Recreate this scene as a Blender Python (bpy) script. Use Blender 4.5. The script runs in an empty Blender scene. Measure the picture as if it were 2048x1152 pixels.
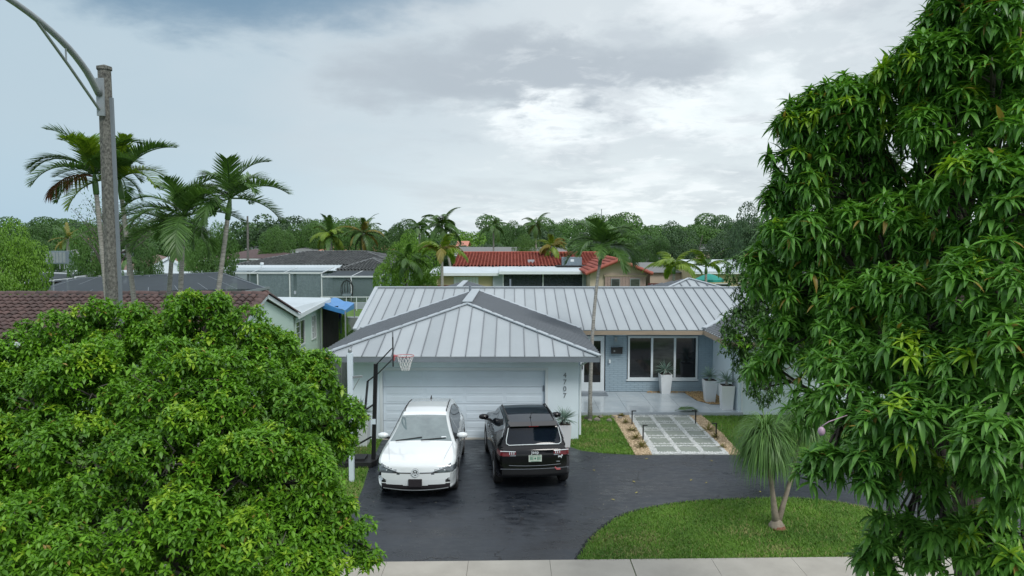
import bpy, math, random
import numpy as np
from mathutils import Vector, Matrix

random.seed(7); rng = np.random.default_rng(7)
SC = bpy.context.scene
COL = SC.collection
R = math.radians

# ------------------------------------------------------------------ camera
F = 1447.0; CH = 6.05; PITCH = math.atan(100 / F)
cam_d = bpy.data.cameras.new("camera"); cam = bpy.data.objects.new("camera", cam_d); COL.objects.link(cam)
cam_d.sensor_width = 36; cam_d.lens = 36 * F / 2048; cam_d.clip_start = 0.1; cam_d.clip_end = 5000
cam.location = (0, 0, CH); cam.rotation_euler = (math.pi / 2 - PITCH, 0, 0)
SC.camera = cam
_c, _s = math.cos(PITCH), math.sin(PITCH)

def at(px, py, Y):
    """world point seen at photo pixel (px, py) standing Y metres down the street axis"""
    t = (576 - py) / F
    z = CH + Y * (t * _c - _s) / (_c + t * _s)
    return Vector(((px - 1024) / F * (Y * _c - (z - CH) * _s), Y, z))

def gnd(px, py, Z=0.0):
    t = (576 - py) / F; dz = Z - CH
    Y = dz * (_c + t * _s) / (t * _c - _s)
    return Vector(((px - 1024) / F * (Y * _c - dz * _s), Y, Z))

# ------------------------------------------------------------------ world
SUN_EL, SUN_AZ = R(48), R(150)
W = bpy.data.worlds.new("World"); SC.world = W; W.use_nodes = True
def build_world():
    nt = W.node_tree; N = nt.nodes; L = nt.links
    N.clear()
    out = N.new("ShaderNodeOutputWorld"); bg = N.new("ShaderNodeBackground"); bg.inputs[1].default_value = 0.1
    sky = N.new("ShaderNodeTexSky"); sky.sky_type = 'NISHITA'; sky.sun_disc = False
    sky.sun_elevation = SUN_EL; sky.sun_rotation = SUN_AZ; sky.dust_density = 2.0
    tc = N.new("ShaderNodeTexCoord")
    def m(op, a, b=None, c=None, clamp=False):
        n = N.new("ShaderNodeMath"); n.operation = op; n.use_clamp = clamp
        for i, x in enumerate((a, b, c)):
            if x is None: continue
            if isinstance(x, (int, float)): n.inputs[i].default_value = x
            else: L.new(x, n.inputs[i])
        return n.outputs[0]
    sep = N.new("ShaderNodeSeparateXYZ"); L.new(tc.outputs['Generated'], sep.inputs[0])
    X, Y, Z = sep.outputs
    zz = m('MAXIMUM', Z, 0.0)
    # clouds live on a layer seen in perspective
    den = m('ADD', zz, 0.16)
    cx = m('DIVIDE', X, den); cy = m('DIVIDE', Y, den)
    comb = N.new("ShaderNodeCombineXYZ"); L.new(cx, comb.inputs[0]); L.new(cy, comb.inputs[1])
    def noise(vec, sc, det, rough, dist=0.0, off=(0, 0, 0), st=(1, 1, 1)):
        mp = N.new("ShaderNodeMapping"); mp.inputs['Location'].default_value = off; mp.inputs['Scale'].default_value = st
        L.new(vec, mp.inputs[0])
        n = N.new("ShaderNodeTexNoise"); n.inputs['Scale'].default_value = sc; n.inputs['Detail'].default_value = det
        n.inputs['Roughness'].default_value = rough; n.inputs['Distortion'].default_value = dist
        L.new(mp.outputs[0], n.inputs['Vector']); return n.outputs[0]
    n1 = noise(comb.outputs[0], 0.75, 8, 0.55, 0.3, (3.1, 1.7, 0))
    n2 = noise(comb.outputs[0], 2.1, 9, 0.6, 0.2, (7.3, 2.2, 5))
    n4 = noise(comb.outputs[0], 5.5, 8, 0.62, 0.4, (2.3, 9.1, 2))
    n3 = noise(tc.outputs['Generated'], 5.0, 7, 0.55, 0.2, (1.2, 0.3, 0.1), (1, 1, 2.2))
    def ramp(x, a, b):
        n = N.new("ShaderNodeMapRange"); n.interpolation_type = 'SMOOTHSTEP'
        L.new(x, n.inputs[0]); n.inputs[1].default_value = a; n.inputs[2].default_value = b
        return n.outputs[0]
    def mix(f, a, b):
        n = N.new("ShaderNodeMix"); n.data_type = 'RGBA'
        if isinstance(f, float): n.inputs[0].default_value = f
        else: L.new(f, n.inputs[0])
        for i, x in ((6, a), (7, b)):
            if isinstance(x, tuple): n.inputs[i].default_value = (*x, 1)
            else: L.new(x, n.inputs[i])
        return n.outputs[2]
    K = 10.0
    def c(r, g, b): return (r * K, g * K, b * K)
    wob = m('MULTIPLY', m('SUBTRACT', n3, 0.5), 0.34)
    wob2 = m('MULTIPLY', m('SUBTRACT', n2, 0.5), 0.22)
    az = m('ADD', X, wob)                       # left (-) to right (+)
    el = m('ADD', Z, m('MULTIPLY', wob2, 0.6))
    col = mix(ramp(az, -0.55, 0.12), c(.43, .54, .61), c(.60, .66, .695))
    # rain shower fading the sky to blue low on the left, pale haze low on the right
    low = m('SUBTRACT', 1.0, ramp(Z, 0.0, 0.16))
    lowc = mix(ramp(X, -0.6, 0.15), c(.385, .535, .65), c(.76, .84, .86))
    col = mix(m('MULTIPLY', low, 0.85), col, lowc)
    # grey-white broken overcast
    col = mix(m('MULTIPLY', m('MULTIPLY', ramp(n1, .47, .60), ramp(az, -0.45, 0.0)), .55), col, c(.50, .555, .60))
    def blob(x0, z0, sx, sz, soft=0.5):
        dx = m('DIVIDE', m('SUBTRACT', m('ADD', X, wob), x0), sx)
        dz = m('DIVIDE', m('SUBTRACT', m('ADD', Z, m('MULTIPLY', wob2, .55)), z0), sz)
        d = m('ADD', m('MULTIPLY', dx, dx), m('MULTIPLY', dz, dz))
        return m('SUBTRACT', 1.0, ramp(d, soft * .5, 1.6))
    # grey belly of the big cloud, centre right
    col = mix(m('MULTIPLY', blob(0.03, .21, .24, .048), .75), col, c(.365, .415, .465))
    # dark blue storm cloud top left
    col = mix(m('MULTIPLY', blob(-0.36, .335, .28, .088), .97), col, c(.165, .27, .375))
    # bright breaks
    col = mix(m('MULTIPLY', m('MULTIPLY', blob(.13, .158, .19, .048), ramp(m('ADD', m('MULTIPLY', n3, .6), m('MULTIPLY', n4, .4)), .43, .56)), .97), col, c(.88, .93, .95))
    col = mix(m('MULTIPLY', blob(.27, .30, .12, .045), .8), col, c(.88, .92, .94))
    col = mix(m('MULTIPLY', m('MULTIPLY', blob(.30, .13, .30, .09), ramp(n3, .46, .62)), .7), col, c(.80, .87, .89))
    puffs = m('MULTIPLY', ramp(m('ADD', m('MULTIPLY', n3, .55), m('MULTIPLY', n4, .45)), .50, .60), m('MULTIPLY', ramp(az, -.12, .1), m('SUBTRACT', 1.0, ramp(Z, .16, .34))))
    col = mix(m('MULTIPLY', puffs, .75), col, c(.84, .89, .91))
    shade = m('MULTIPLY', ramp(m('ADD', m('MULTIPLY', n2, .6), m('MULTIPLY', n4, .4)), .49, .60), m('MULTIPLY', ramp(az, -.25, .05), ramp(Z, .05, .14)))
    col = mix(m('MULTIPLY', shade, .45), col, c(.43, .48, .53))
    col = mix(m('MULTIPLY', blob(-0.66, .30, .10, .08), .6), col, c(.50, .66, .69))
    # overhead: broken bright overcast
    up = mix(ramp(n1, .4, .62), c(.74, .80, .86), c(1.05, 1.09, 1.12))
    col = mix(ramp(Z, .36, .62), col, up)
    fin = mix(0.94, sky.outputs[0], col)
    L.new(fin, bg.inputs[0]); L.new(bg.outputs[0], out.inputs[0])
build_world()

sun_d = bpy.data.lights.new("sun", 'SUN'); sun_d.energy = 1.5; sun_d.angle = R(18); sun_d.color = (1.0, .97, .92)
sun = bpy.data.objects.new("sun", sun_d); COL.objects.link(sun)
# direction TO the sun: behind the camera and to the right, high
sd = Vector((math.sin(SUN_AZ) * math.cos(SUN_EL), math.cos(SUN_AZ) * math.cos(SUN_EL), math.sin(SUN_EL)))
sun.rotation_euler = sd.to_track_quat('Z', 'Y').to_euler(); sun.location = (20, -20, 40)
SC.view_settings.view_transform = 'Standard'; SC.view_settings.look = 'None'
SC.view_settings.exposure = 0.25; SC.view_settings.gamma = 1.0; SC.view_settings.use_curve_mapping = False

# ------------------------------------------------------------------ materials
MATS = {}
def mat(name, col, rough=.6, var=.12, scale=3.0, bump=0.0, bscale=40.0, metal=0.0, spec=.5, coat=0.0, col2=None,
        alpha=1.0, trans=0.0, island=0.0, stretch=(1, 1, 1), rvar=0.0, leaf=0.0, emit=0.0, obr=0.0, detail=6, old=0.0):
    if name in MATS: return MATS[name]
    m = bpy.data.materials.new(name); m.use_nodes = True; nt = m.node_tree; N = nt.nodes; L = nt.links
    b = N['Principled BSDF']
    b.inputs['Roughness'].default_value = rough; b.inputs['Metallic'].default_value = metal
    b.inputs['Specular IOR Level'].default_value = spec; b.inputs['Coat Weight'].default_value = coat
    b.inputs['Coat Roughness'].default_value = .04; b.inputs['Alpha'].default_value = alpha
    b.inputs['Transmission Weight'].default_value = trans
    geo = N.new('ShaderNodeNewGeometry')
    mp = N.new('ShaderNodeMapping'); L.new(geo.outputs['Position'], mp.inputs[0]); mp.inputs['Scale'].default_value = stretch
    n = N.new('ShaderNodeTexNoise'); n.inputs['Scale'].default_value = scale; n.inputs['Detail'].default_value = detail
    n.inputs['Roughness'].default_value = .6
    L.new(mp.outputs[0], n.inputs['Vector'])
    mr = N.new('ShaderNodeMapRange'); mr.inputs[1].default_value = .3; mr.inputs[2].default_value = .7
    L.new(n.outputs[0], mr.inputs[0])
    fac = mr.outputs[0]
    if island > 0 or obr > 0:
        a = N.new('ShaderNodeMath'); a.operation = 'ADD'; src = geo.outputs['Random Per Island']
        if obr > 0:
            oi = N.new('ShaderNodeObjectInfo'); a0 = N.new('ShaderNodeMath'); a0.operation = 'ADD'
            L.new(src, a0.inputs[0]); L.new(oi.outputs['Random'], a0.inputs[1])
            fr = N.new('ShaderNodeMath'); fr.operation = 'FRACT'; L.new(a0.outputs[0], fr.inputs[0]); src = fr.outputs[0]
        w = max(island, obr)
        m1 = N.new('ShaderNodeMath'); m1.operation = 'MULTIPLY'; L.new(src, m1.inputs[0]); m1.inputs[1].default_value = w
        m2 = N.new('ShaderNodeMath'); m2.operation = 'MULTIPLY'; L.new(fac, m2.inputs[0]); m2.inputs[1].default_value = 1 - w
        L.new(m1.outputs[0], a.inputs[0]); L.new(m2.outputs[0], a.inputs[1]); fac = a.outputs[0]
    c1 = tuple(max(0, x * (1 - var)) for x in col); c2 = col2 if col2 else tuple(min(1, x * (1 + var)) for x in col)
    mx = N.new('ShaderNodeMix'); mx.data_type = 'RGBA'; L.new(fac, mx.inputs[0])
    mx.inputs[6].default_value = (*c1, 1); mx.inputs[7].default_value = (*c2, 1)
    res = mx.outputs[2]
    if old:   # a few yellowed or browned leaves
        q1 = N.new('ShaderNodeMath'); q1.operation = 'MULTIPLY'; q1.inputs[1].default_value = 37.7; L.new(geo.outputs['Random Per Island'], q1.inputs[0])
        q2 = N.new('ShaderNodeMath'); q2.operation = 'FRACT'; L.new(q1.outputs[0], q2.inputs[0])
        q3 = N.new('ShaderNodeMath'); q3.operation = 'GREATER_THAN'; q3.inputs[1].default_value = 1 - old; L.new(q2.outputs[0], q3.inputs[0])
        mo = N.new('ShaderNodeMix'); mo.data_type = 'RGBA'; L.new(q3.outputs[0], mo.inputs[0]); L.new(res, mo.inputs[6]); mo.inputs[7].default_value = (.34, .24, .06, 1)
        res = mo.outputs[2]
    L.new(res, b.inputs['Base Color'])
    if rvar:
        r = N.new('ShaderNodeMapRange'); L.new(n.outputs[0], r.inputs[0]); r.inputs[1].default_value = .35; r.inputs[2].default_value = .65
        r.inputs[3].default_value = max(.02, rough - rvar); r.inputs[4].default_value = rough + rvar; L.new(r.outputs[0], b.inputs['Roughness'])
    if bump:
        n2 = N.new('ShaderNodeTexNoise'); n2.inputs['Scale'].default_value = bscale; n2.inputs['Detail'].default_value = 4
        L.new(mp.outputs[0], n2.inputs['Vector'])
        bp = N.new('ShaderNodeBump'); bp.inputs['Strength'].default_value = bump; bp.inputs['Distance'].default_value = .01
        L.new(n2.outputs[0], bp.inputs['Height']); L.new(bp.outputs[0], b.inputs['Normal'])
    if emit:
        L.new(mx.outputs[2], b.inputs['Emission Color']); b.inputs['Emission Strength'].default_value = emit
    if leaf:
        tr = N.new('ShaderNodeBsdfTranslucent'); ms = N.new('ShaderNodeMixShader'); ms.inputs[0].default_value = leaf
        g = N.new('ShaderNodeMix'); g.data_type = 'RGBA'; g.blend_type = 'MULTIPLY'; g.inputs[0].default_value = 1
        L.new(res, g.inputs[6]); g.inputs[7].default_value = (1.0, 1.0, .45, 1)
        L.new(g.outputs[2], tr.inputs[0])
        out = N['Material Output']; L.new(b.outputs[0], ms.inputs[1]); L.new(tr.outputs[0], ms.inputs[2]); L.new(ms.outputs[0], out.inputs[0])
    MATS[name] = m
    return m

def M(n): return MATS[n]
mat('turf', (.055, .14, .018), .9, .3, 1.3, bump=.6, bscale=60, col2=(.12, .22, .035))
mat('blade', (.065, .20, .020), .6, .25, .8, leaf=.3, island=.35, col2=(.22, .41, .05))
mat('blade_dry', (.28, .27, .10), .7, .3, 2, island=.5)
mat('concrete', (.37, .35, .31), .85, .08, 1.2, bump=.25, bscale=90, col2=(.44, .42, .375))
mat('street_asphalt', (.06, .06, .062), .85, .2, 4, bump=.4)
mat('white_paint', (.68, .78, .84), .6, .05, .9, bump=.15, bscale=30, stretch=(1, 1, .35))
mat('trim_white', (.66, .72, .75), .45, .03, 2)
mat('door_white', (.66, .76, .84), .45, .04, 1.2)
mat('roof_metal', (.30, .345, .375), .42, .10, .9, spec=.6, col2=(.375, .42, .45), stretch=(1, .5, 1), obr=.6)
mat('roof_trim', (.38, .43, .47), .4, .04, 2, spec=.5)
mat('roof_seam', (.15, .168, .19), .5, .05, 2)
mat('fascia_grey', (.17, .20, .23), .5, .08, 2)
mat('wood_fascia', (.35, .28, .21), .6, .15, 5, stretch=(.3, 1, 4))
mat('blue_wall', (.23, .305, .365), .7, .06, 1.5, bump=.2, bscale=40)
mat('blue_brick', (.32, .415, .48), .6, .035, 3, bump=.2, bscale=50, island=.2)
mat('glass_dark', (.012, .014, .018), .06, .3, .6, spec=.7)
mat('glass_mid', (.04, .047, .05), .08, .5, 1.2, spec=.7, col2=(.09, .10, .095), stretch=(1, 1, 5))
mat('porch_tile', (.40, .46, .50), .16, .06, 1.0, rvar=.08, col2=(.48, .53, .56))
mat('grout', (.36, .40, .44), .5, .05, 2)
mat('paver', (.20, .235, .21), .8, .12, 3, bump=.3, bscale=80, obr=.5, col2=(.29, .32, .28))
mat('pebble', (.46, .49, .49), .7, .15, 9, island=.7, col2=(.76, .78, .77))
mat('tan_gravel', (.40, .29, .17), .85, .3, 9, island=.8, col2=(.72, .58, .40))
mat('tan_bed', (.40, .30, .19), .9, .2, 8, bump=.6)
mat('river_stone', (.26, .15, .06), .6, .3, 9, island=.8, col2=(.60, .42, .20))
mat('soil', (.035, .026, .02), .95, .3, 8, bump=.5)
mat('rock', (.22, .20, .17), .9, .3, 6, bump=.6)
mat('black_metal', (.012, .012, .014), .35, .1, 3)
mat('black_plastic', (.018, .019, .021), .5, .1, 3)
mat('grey_metal', (.33, .36, .38), .45, .1, 3, metal=.5)
mat('pole_concrete', (.07, .07, .066), .9, .45, 30, bump=1.0, bscale=90, col2=(.23, .23, .21), stretch=(1, 1, .7))
mat('rust_red', (.48, .13, .14), .5, .1, 3)
mat('net_white', (.75, .75, .75), .8, .05, 3)
mat('acrylic', (.7, .75, .78), .05, .02, 1, alpha=.12)
mat('planter_white', (.70, .73, .75), .5, .03, 2)
mat('agave', (.14, .24, .21), .6, .2, 3, leaf=.1, island=.5, col2=(.30, .42, .36))
mat('brom', (.14, .16, .05), .6, .3, 3, leaf=.15, island=.7, col2=(.30, .26, .08))
mat('palm_leaf', (.045, .12, .03), .38, .3, 1.2, leaf=.28, island=.5, obr=.5, col2=(.13, .26, .06))
mat('palm_leaf_lime', (.12, .26, .02), .42, .3, 1.2, leaf=.3, island=.5, col2=(.28, .40, .04))
mat('palm_leaf_yellow', (.15, .19, .03), .5, .3, 1.2, leaf=.3, island=.5, col2=(.36, .28, .06))
mat('palm_dead', (.12, .05, .025), .7, .3, 2, island=.6, col2=(.30, .10, .05))
mat('palm_trunk', (.22, .215, .20), .85, .35, 8, bump=.5, bscale=30, stretch=(1, 1, 5), col2=(.44, .43, .40))
mat('crownshaft', (.10, .19, .07), .4, .15, 3)
mat('bark', (.07, .06, .05), .9, .3, 10, bump=.8)
mat('bark_grey', (.11, .10, .09), .9, .3, 10, bump=.8)
mat('leaf_bush', (.055, .19, .026), .46, .3, .9, leaf=.34, island=.5, obr=.5, col2=(.23, .50, .03), old=.008)
mat('leaf_mango', (.048, .185, .030), .40, .3, .9, leaf=.32, island=.5, obr=.5, col2=(.20, .46, .07), old=.012)
mat('leaf_young', (.20, .44, .03), .4, .15, 1.5, leaf=.35, island=.5, obr=.5, col2=(.42, .60, .05))
mat('leaf_dark', (.035, .10, .022), .55, .3, .2, leaf=.25, island=.4, col2=(.085, .20, .04))
mat('leaf_mid', (.045, .125, .022), .55, .3, .2, leaf=.25, island=.4, col2=(.105, .24, .04))
mat('leaf_lime', (.07, .20, .015), .5, .3, .5, leaf=.3, island=.4, col2=(.19, .38, .03))
mat('leaf_blue', (.032, .08, .035), .6, .3, .2, leaf=.2, island=.4, col2=(.07, .145, .055))
mat('pony', (.045, .14, .03), .45, .3, 2, leaf=.25, island=.7, col2=(.19, .37, .09))
mat('pony_trunk', (.27, .23, .18), .85, .25, 9, bump=.5)
mat('orange_root', (.22, .10, .06), .9, .4, 25, bump=.8)
mat('tile_brown', (.050, .043, .042), .75, .3, .9, bump=.5, bscale=40, obr=.35, island=.35, col2=(.15, .088, .080))
mat('tile_red', (.24, .042, .034), .7, .2, 1.0, island=.5, col2=(.42, .12, .08))
mat('tile_dark', (.055, .065, .07), .6, .3, 1.0, island=.5, col2=(.15, .165, .17))
mat('mortar_pale', (.30, .31, .30), .8, .1, 2)
mat('mint_wall', (.52, .66, .60), .7, .04, 1)
mat('flat_roof', (.50, .57, .61), .5, .08, .5)
mat('screen_mesh', (.045, .06, .075), .8, .1, 2, alpha=.80)
mat('screen_pale', (.17, .23, .26), .8, .1, 2, alpha=.45)
mat('screen_beam', (.62, .67, .70), .5, .05, 2)
mat('screen_beam_dark', (.16, .19, .21), .5, .1, 2)
mat('vertical_blind', (.26, .34, .39), .7, .12, 6, col2=(.36, .45, .50))
mat('teal_wall', (.24, .33, .34), .7, .05, 1)
mat('shingle_brown', (.19, .125, .105), .85, .15, 6, bump=.4)
mat('shingle_dark', (.085, .055, .055), .85, .2, 3)
mat('shingle_grey', (.17, .18, .18), .85, .12, 3)
mat('roof_salmon', (.50, .21, .15), .8, .15, 3)
mat('cream_wall', (.52, .45, .28), .8, .05, 1)
mat('beige_wall', (.50, .42, .33), .8, .06, 1)
mat('grey_wall', (.33, .38, .43), .7, .05, 1)
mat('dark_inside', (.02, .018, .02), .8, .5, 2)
mat('pink_blind', (.33, .24, .22), .7, .25, 6, stretch=(4, 1, 1))
mat('fence_red', (.12, .03, .03), .8, .2, 4)
mat('fence_grey', (.18, .20, .19), .8, .2, 4)
mat('tarp_blue', (.06, .24, .55), .4, .12, 3, bump=.5, bscale=6)
mat('cloth_purple', (.06, .035, .22), .8, .2, 3)
mat('umbrella_teal', (.01, .24, .20), .7, .1, 3)
mat('ac_grey', (.17, .22, .26), .5, .15, 5)
mat('brick_dark', (.08, .03, .028), .85, .3, 8)
mat('car_white', (.74, .79, .81), .12, .01, 1, coat=1.0, spec=.5)
mat('car_black', (.004, .004, .006), .10, .05, 1, coat=0.0, spec=.45)
mat('car_glass', (.10, .15, .165), .03, .2, 2, spec=1.0, coat=1.0, col2=(.16, .22, .23))
mat('car_glass_dark', (.006, .010, .018), .04, .2, 2, spec=.4, coat=0.0)
mat('side_glass', (.015, .02, .025), .04, .2, 2, spec=.8)
mat('cladding', (.022, .018, .022), .55, .1, 6)
mat('chrome', (.72, .75, .78), .12, .02, 2, metal=1.0)
mat('lamp_clear', (.10, .12, .14), .08, .4, 14, spec=.9, coat=1)
mat('lamp_white', (.65, .7, .75), .2, .05, 3)
mat('lamp_red', (.13, .005, .01), .2, .3, 10, spec=.5, coat=.3)
mat('tyre', (.012, .012, .012), .8, .1, 8)
mat('rim_silver', (.55, .57, .6), .3, .05, 3, metal=.8)
mat('plate_pale', (.55, .62, .55), .5, .04, 3)
mat('plate_green', (.03, .19, .12), .5, .05, 3)
mat('number_grey', (.22, .25, .27), .4, .05, 2, metal=.3)
mat('leaf_litter', (.42, .36, .08), .7, .2, 3)
mat('balloon_pink', (.42, .24, .34), .45, .3, 20, col2=(.55, .42, .55))
mat('mango_fruit', (.30, .24, .17), .6, .2, 8)

def asphalt_mat():
    m = bpy.data.materials.new('sealed_asphalt'); m.use_nodes = True; nt = m.node_tree; N = nt.nodes; L = nt.links
    b = N['Principled BSDF']; geo = N.new('ShaderNodeNewGeometry')
    def noise(sc, det=6, st=(1, 1, 1), dist=0):
        mp = N.new('ShaderNodeMapping'); mp.inputs['Scale'].default_value = st; L.new(geo.outputs['Position'], mp.inputs[0])
        n = N.new('ShaderNodeTexNoise'); n.inputs['Scale'].default_value = sc; n.inputs['Detail'].default_value = det
        n.inputs['Roughness'].default_value = .62; n.inputs['Distortion'].default_value = dist; L.new(mp.outputs[0], n.inputs['Vector']); return n.outputs[0]
    def mr(x, a, b_, c, d):
        r = N.new('ShaderNodeMapRange'); L.new(x, r.inputs[0])
        for i, v in enumerate((a, b_, c, d)): r.inputs[1 + i].default_value = v
        return r.outputs[0]
    def mth(op, a, b_):
        n = N.new('ShaderNodeMath'); n.operation = op
        for i, x in enumerate((a, b_)):
            if isinstance(x, (int, float)): n.inputs[i].default_value = x
            else: L.new(x, n.inputs[i])
        return n.outputs[0]
    big = noise(.55, 5, (1, 1.6, 1), .6); mid = noise(3.0, 8, (1, 2.2, 1), .3); fine = noise(60, 3)
    f = mth('ADD', mth('MULTIPLY', mr(big, .35, .65, 0, 1), .6), mth('MULTIPLY', mr(mid, .35, .7, 0, 1), .4))
    mx = N.new('ShaderNodeMix'); mx.data_type = 'RGBA'; L.new(f, mx.inputs[0])
    mx.inputs[6].default_value = (.007, .009, .013, 1); mx.inputs[7].default_value = (.036, .045, .058, 1)
    L.new(mx.outputs[2], b.inputs['Base Color'])
    L.new(mr(mth('ADD', mth('MULTIPLY', mid, .6), mth('MULTIPLY', big, .4)), .38, .62, .20, .60), b.inputs['Roughness'])
    # hairline cracks
    mp = N.new('ShaderNodeMapping'); L.new(geo.outputs['Position'], mp.inputs[0])
    nz = N.new('ShaderNodeTexNoise'); nz.inputs['Scale'].default_value = 1.4; nz.inputs['Detail'].default_value = 5; L.new(geo.outputs['Position'], nz.inputs['Vector'])
    ad = N.new('ShaderNodeVectorMath'); ad.operation = 'MULTIPLY_ADD'; L.new(nz.outputs['Color'], ad.inputs[0]); ad.inputs[1].default_value = (1.3, 1.3, 0); L.new(geo.outputs['Position'], ad.inputs[2])
    vo = N.new('ShaderNodeTexVoronoi'); vo.feature = 'DISTANCE_TO_EDGE'; vo.inputs['Scale'].default_value = .42; L.new(ad.outputs[0], vo.inputs['Vector'])
    crack = mth('MULTIPLY', mr(vo.outputs['Distance'], 0, .012, 1, 0), mr(noise(.8, 2), .48, .56, 0, 1))
    h = mth('SUBTRACT', mth('MULTIPLY', fine, .5), mth('MULTIPLY', crack, 1.5))
    bp = N.new('ShaderNodeBump'); bp.inputs['Strength'].default_value = .35; bp.inputs['Distance'].default_value = .01
    L.new(h, bp.inputs['Height']); L.new(bp.outputs[0], b.inputs['Normal'])
    mx2 = N.new('ShaderNodeMix'); mx2.data_type = 'RGBA'; L.new(crack, mx2.inputs[0]); L.new(mx.outputs[2], mx2.inputs[6]); mx2.inputs[7].default_value = (.008, .008, .01, 1)
    L.new(mx2.outputs[2], b.inputs['Base Color'])
    MATS['sealed_asphalt'] = m
asphalt_mat()

# ------------------------------------------------------------------ helpers
ORG = {}
class MB:
    def __init__(self): self.v = []; self.f = []; self.m = []
    def poly(self, pts, mi=0):
        i = len(self.v); self.v += [tuple(p) for p in pts]; self.f.append(tuple(range(i, i + len(pts)))); self.m.append(mi); return self
    def hexa(self, p, mi=0):   # 8 points: bottom 4 ccw, top 4 ccw
        i = len(self.v); self.v += [tuple(x) for x in p]
        for q in ((3, 2, 1, 0), (4, 5, 6, 7), (0, 1, 5, 4), (1, 2, 6, 5), (2, 3, 7, 6), (3, 0, 4, 7)):
            self.f.append(tuple(i + k for k in q)); self.m.append(mi)
        return self
    def box(self, x0, x1, y0, y1, z0, z1, mi=0):
        return self.hexa([(x0, y0, z0), (x1, y0, z0), (x1, y1, z0), (x0, y1, z0), (x0, y0, z1), (x1, y0, z1), (x1, y1, z1), (x0, y1, z1)], mi)
    def beam(self, p, q, w, h, mi=0, up=(0, 0, 1)):
        p = Vector(p); q = Vector(q); d = (q - p).normalized(); u = Vector(up)
        s = d.cross(u)
        if s.length < 1e-4: s = d.cross(Vector((0, 1, 0)))
        s.normalize(); u = s.cross(d).normalized(); s *= w / 2; u *= h / 2
        return self.hexa([p - s - u, p + s - u, q + s - u, q - s - u, p - s + u, p + s + u, q + s + u, q - s + u], mi)
    def tube(self, pts, rad, n=8, mi=0, cap=True):
        pts = [Vector(p) for p in pts]
        if isinstance(rad, (int, float)): rad = [rad] * len(pts)
        i0 = len(self.v); ref = None
        for k, p in enumerate(pts):
            d = (pts[min(k + 1, len(pts) - 1)] - pts[max(k - 1, 0)]).normalized()
            if ref is None: ref = Vector((1, 0, 0)) if abs(d.x) < .8 else Vector((0, 1, 0))
            s = (ref - d * ref.dot(d)).normalized(); ref = s; t = d.cross(s)
            for j in range(n):
                a = 2 * math.pi * j / n
                self.v.append(tuple(p + (s * math.cos(a) + t * math.sin(a)) * rad[k]))
        for k in range(len(pts) - 1):
            for j in range(n):
                a = i0 + k * n + j; b = i0 + k * n + (j + 1) % n
                self.f.append((a, b, b + n, a + n)); self.m.append(mi)
        if cap:
            self.f.append(tuple(i0 + j for j in reversed(range(n)))); self.m.append(mi)
            self.f.append(tuple(i0 + (len(pts) - 1) * n + j for j in range(n))); self.m.append(mi)
        return self
    def lathe(self, prof, c=(0, 0, 0), n=16, axis='z', mi=0):
        i0 = len(self.v); c = Vector(c)
        for r, h in prof:
            for j in range(n):
                a = 2 * math.pi * j / n; x, y = r * math.cos(a), r * math.sin(a)
                p = (x, y, h) if axis == 'z' else ((h, x, y) if axis == 'x' else (x, h, y))
                self.v.append(tuple(c + Vector(p)))
        for k in range(len(prof) - 1):
            for j in range(n):
                a = i0 + k * n + j; b = i0 + k * n + (j + 1) % n
                self.f.append((a, b, b + n, a + n)); self.m.append(mi)
        return self
    def prism(self, poly, z0, z1, mi=0):
        n = len(poly); i = len(self.v)
        self.v += [(p[0], p[1], z0) for p in poly] + [(p[0], p[1], z1) for p in poly]
        self.f.append(tuple(i + k for k in reversed(range(n)))); self.m.append(mi)
        self.f.append(tuple(i + n + k for k in range(n))); self.m.append(mi)
        for k in range(n):
            self.f.append((i + k, i + (k + 1) % n, i + n + (k + 1) % n, i + n + k)); self.m.append(mi)
        return self
    def slab(self, pts, th, mi=0):    # planar polygon thickened downwards along its normal
        pts = [Vector(p) for p in pts]
        nrm = Vector((0, 0, 0))
        for k in range(len(pts)):
            a, b = pts[k], pts[(k + 1) % len(pts)]
            nrm += Vector(((a.y - b.y) * (a.z + b.z), (a.z - b.z) * (a.x + b.x), (a.x - b.x) * (a.y + b.y)))
        nrm.normalize()
        if nrm.z < 0: nrm = -nrm; pts = pts[::-1]
        n = len(pts); i = len(self.v)
        self.v += [tuple(p - nrm * th) for p in pts] + [tuple(p) for p in pts]
        self.f.append(tuple(i + k for k in reversed(range(n)))); self.m.append(mi)
        self.f.append(tuple(i + n + k for k in range(n))); self.m.append(mi)
        for k in range(n):
            self.f.append((i + k, i + (k + 1) % n, i + n + (k + 1) % n, i + n + k)); self.m.append(mi)
        return self
    def mesh(self, name, mats, off=Vector((0, 0, 0)), smooth=False):
        me = bpy.data.meshes.new(name)
        me.from_pydata([(x - off.x, y - off.y, z - off.z) for x, y, z in self.v], [], self.f)
        for q in ([mats] if isinstance(mats, str) else mats): me.materials.append(MATS[q])
        if not isinstance(mats, str): me.polygons.foreach_set('material_index', self.m)
        if smooth: me.polygons.foreach_set('use_smooth', [True] * len(self.f))
        me.update(); return me
    def build(self, name, mats, parent=None, smooth=False, kind=None, local=False, label=None):
        if parent is not None:
            off = Vector((0, 0, 0)) if local else ORG[parent]
        else:
            a = np.array(self.v); lo = a.min(0); hi = a.max(0)
            off = Vector(((lo[0] + hi[0]) / 2, (lo[1] + hi[1]) / 2, lo[2]))
        me = self.mesh(name, mats, off, smooth)
        return link(name, me, parent, off, kind, label)

def link(name, me, parent=None, off=Vector((0, 0, 0)), kind=None, label=None):
    o = bpy.data.objects.new(name, me); COL.objects.link(o)
    if parent is not None: o.parent = parent
    else: o.location = off
    ORG[o] = Vector(off)
    if kind: o['kind'] = kind
    if label: o['label'] = label
    return o

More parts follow.
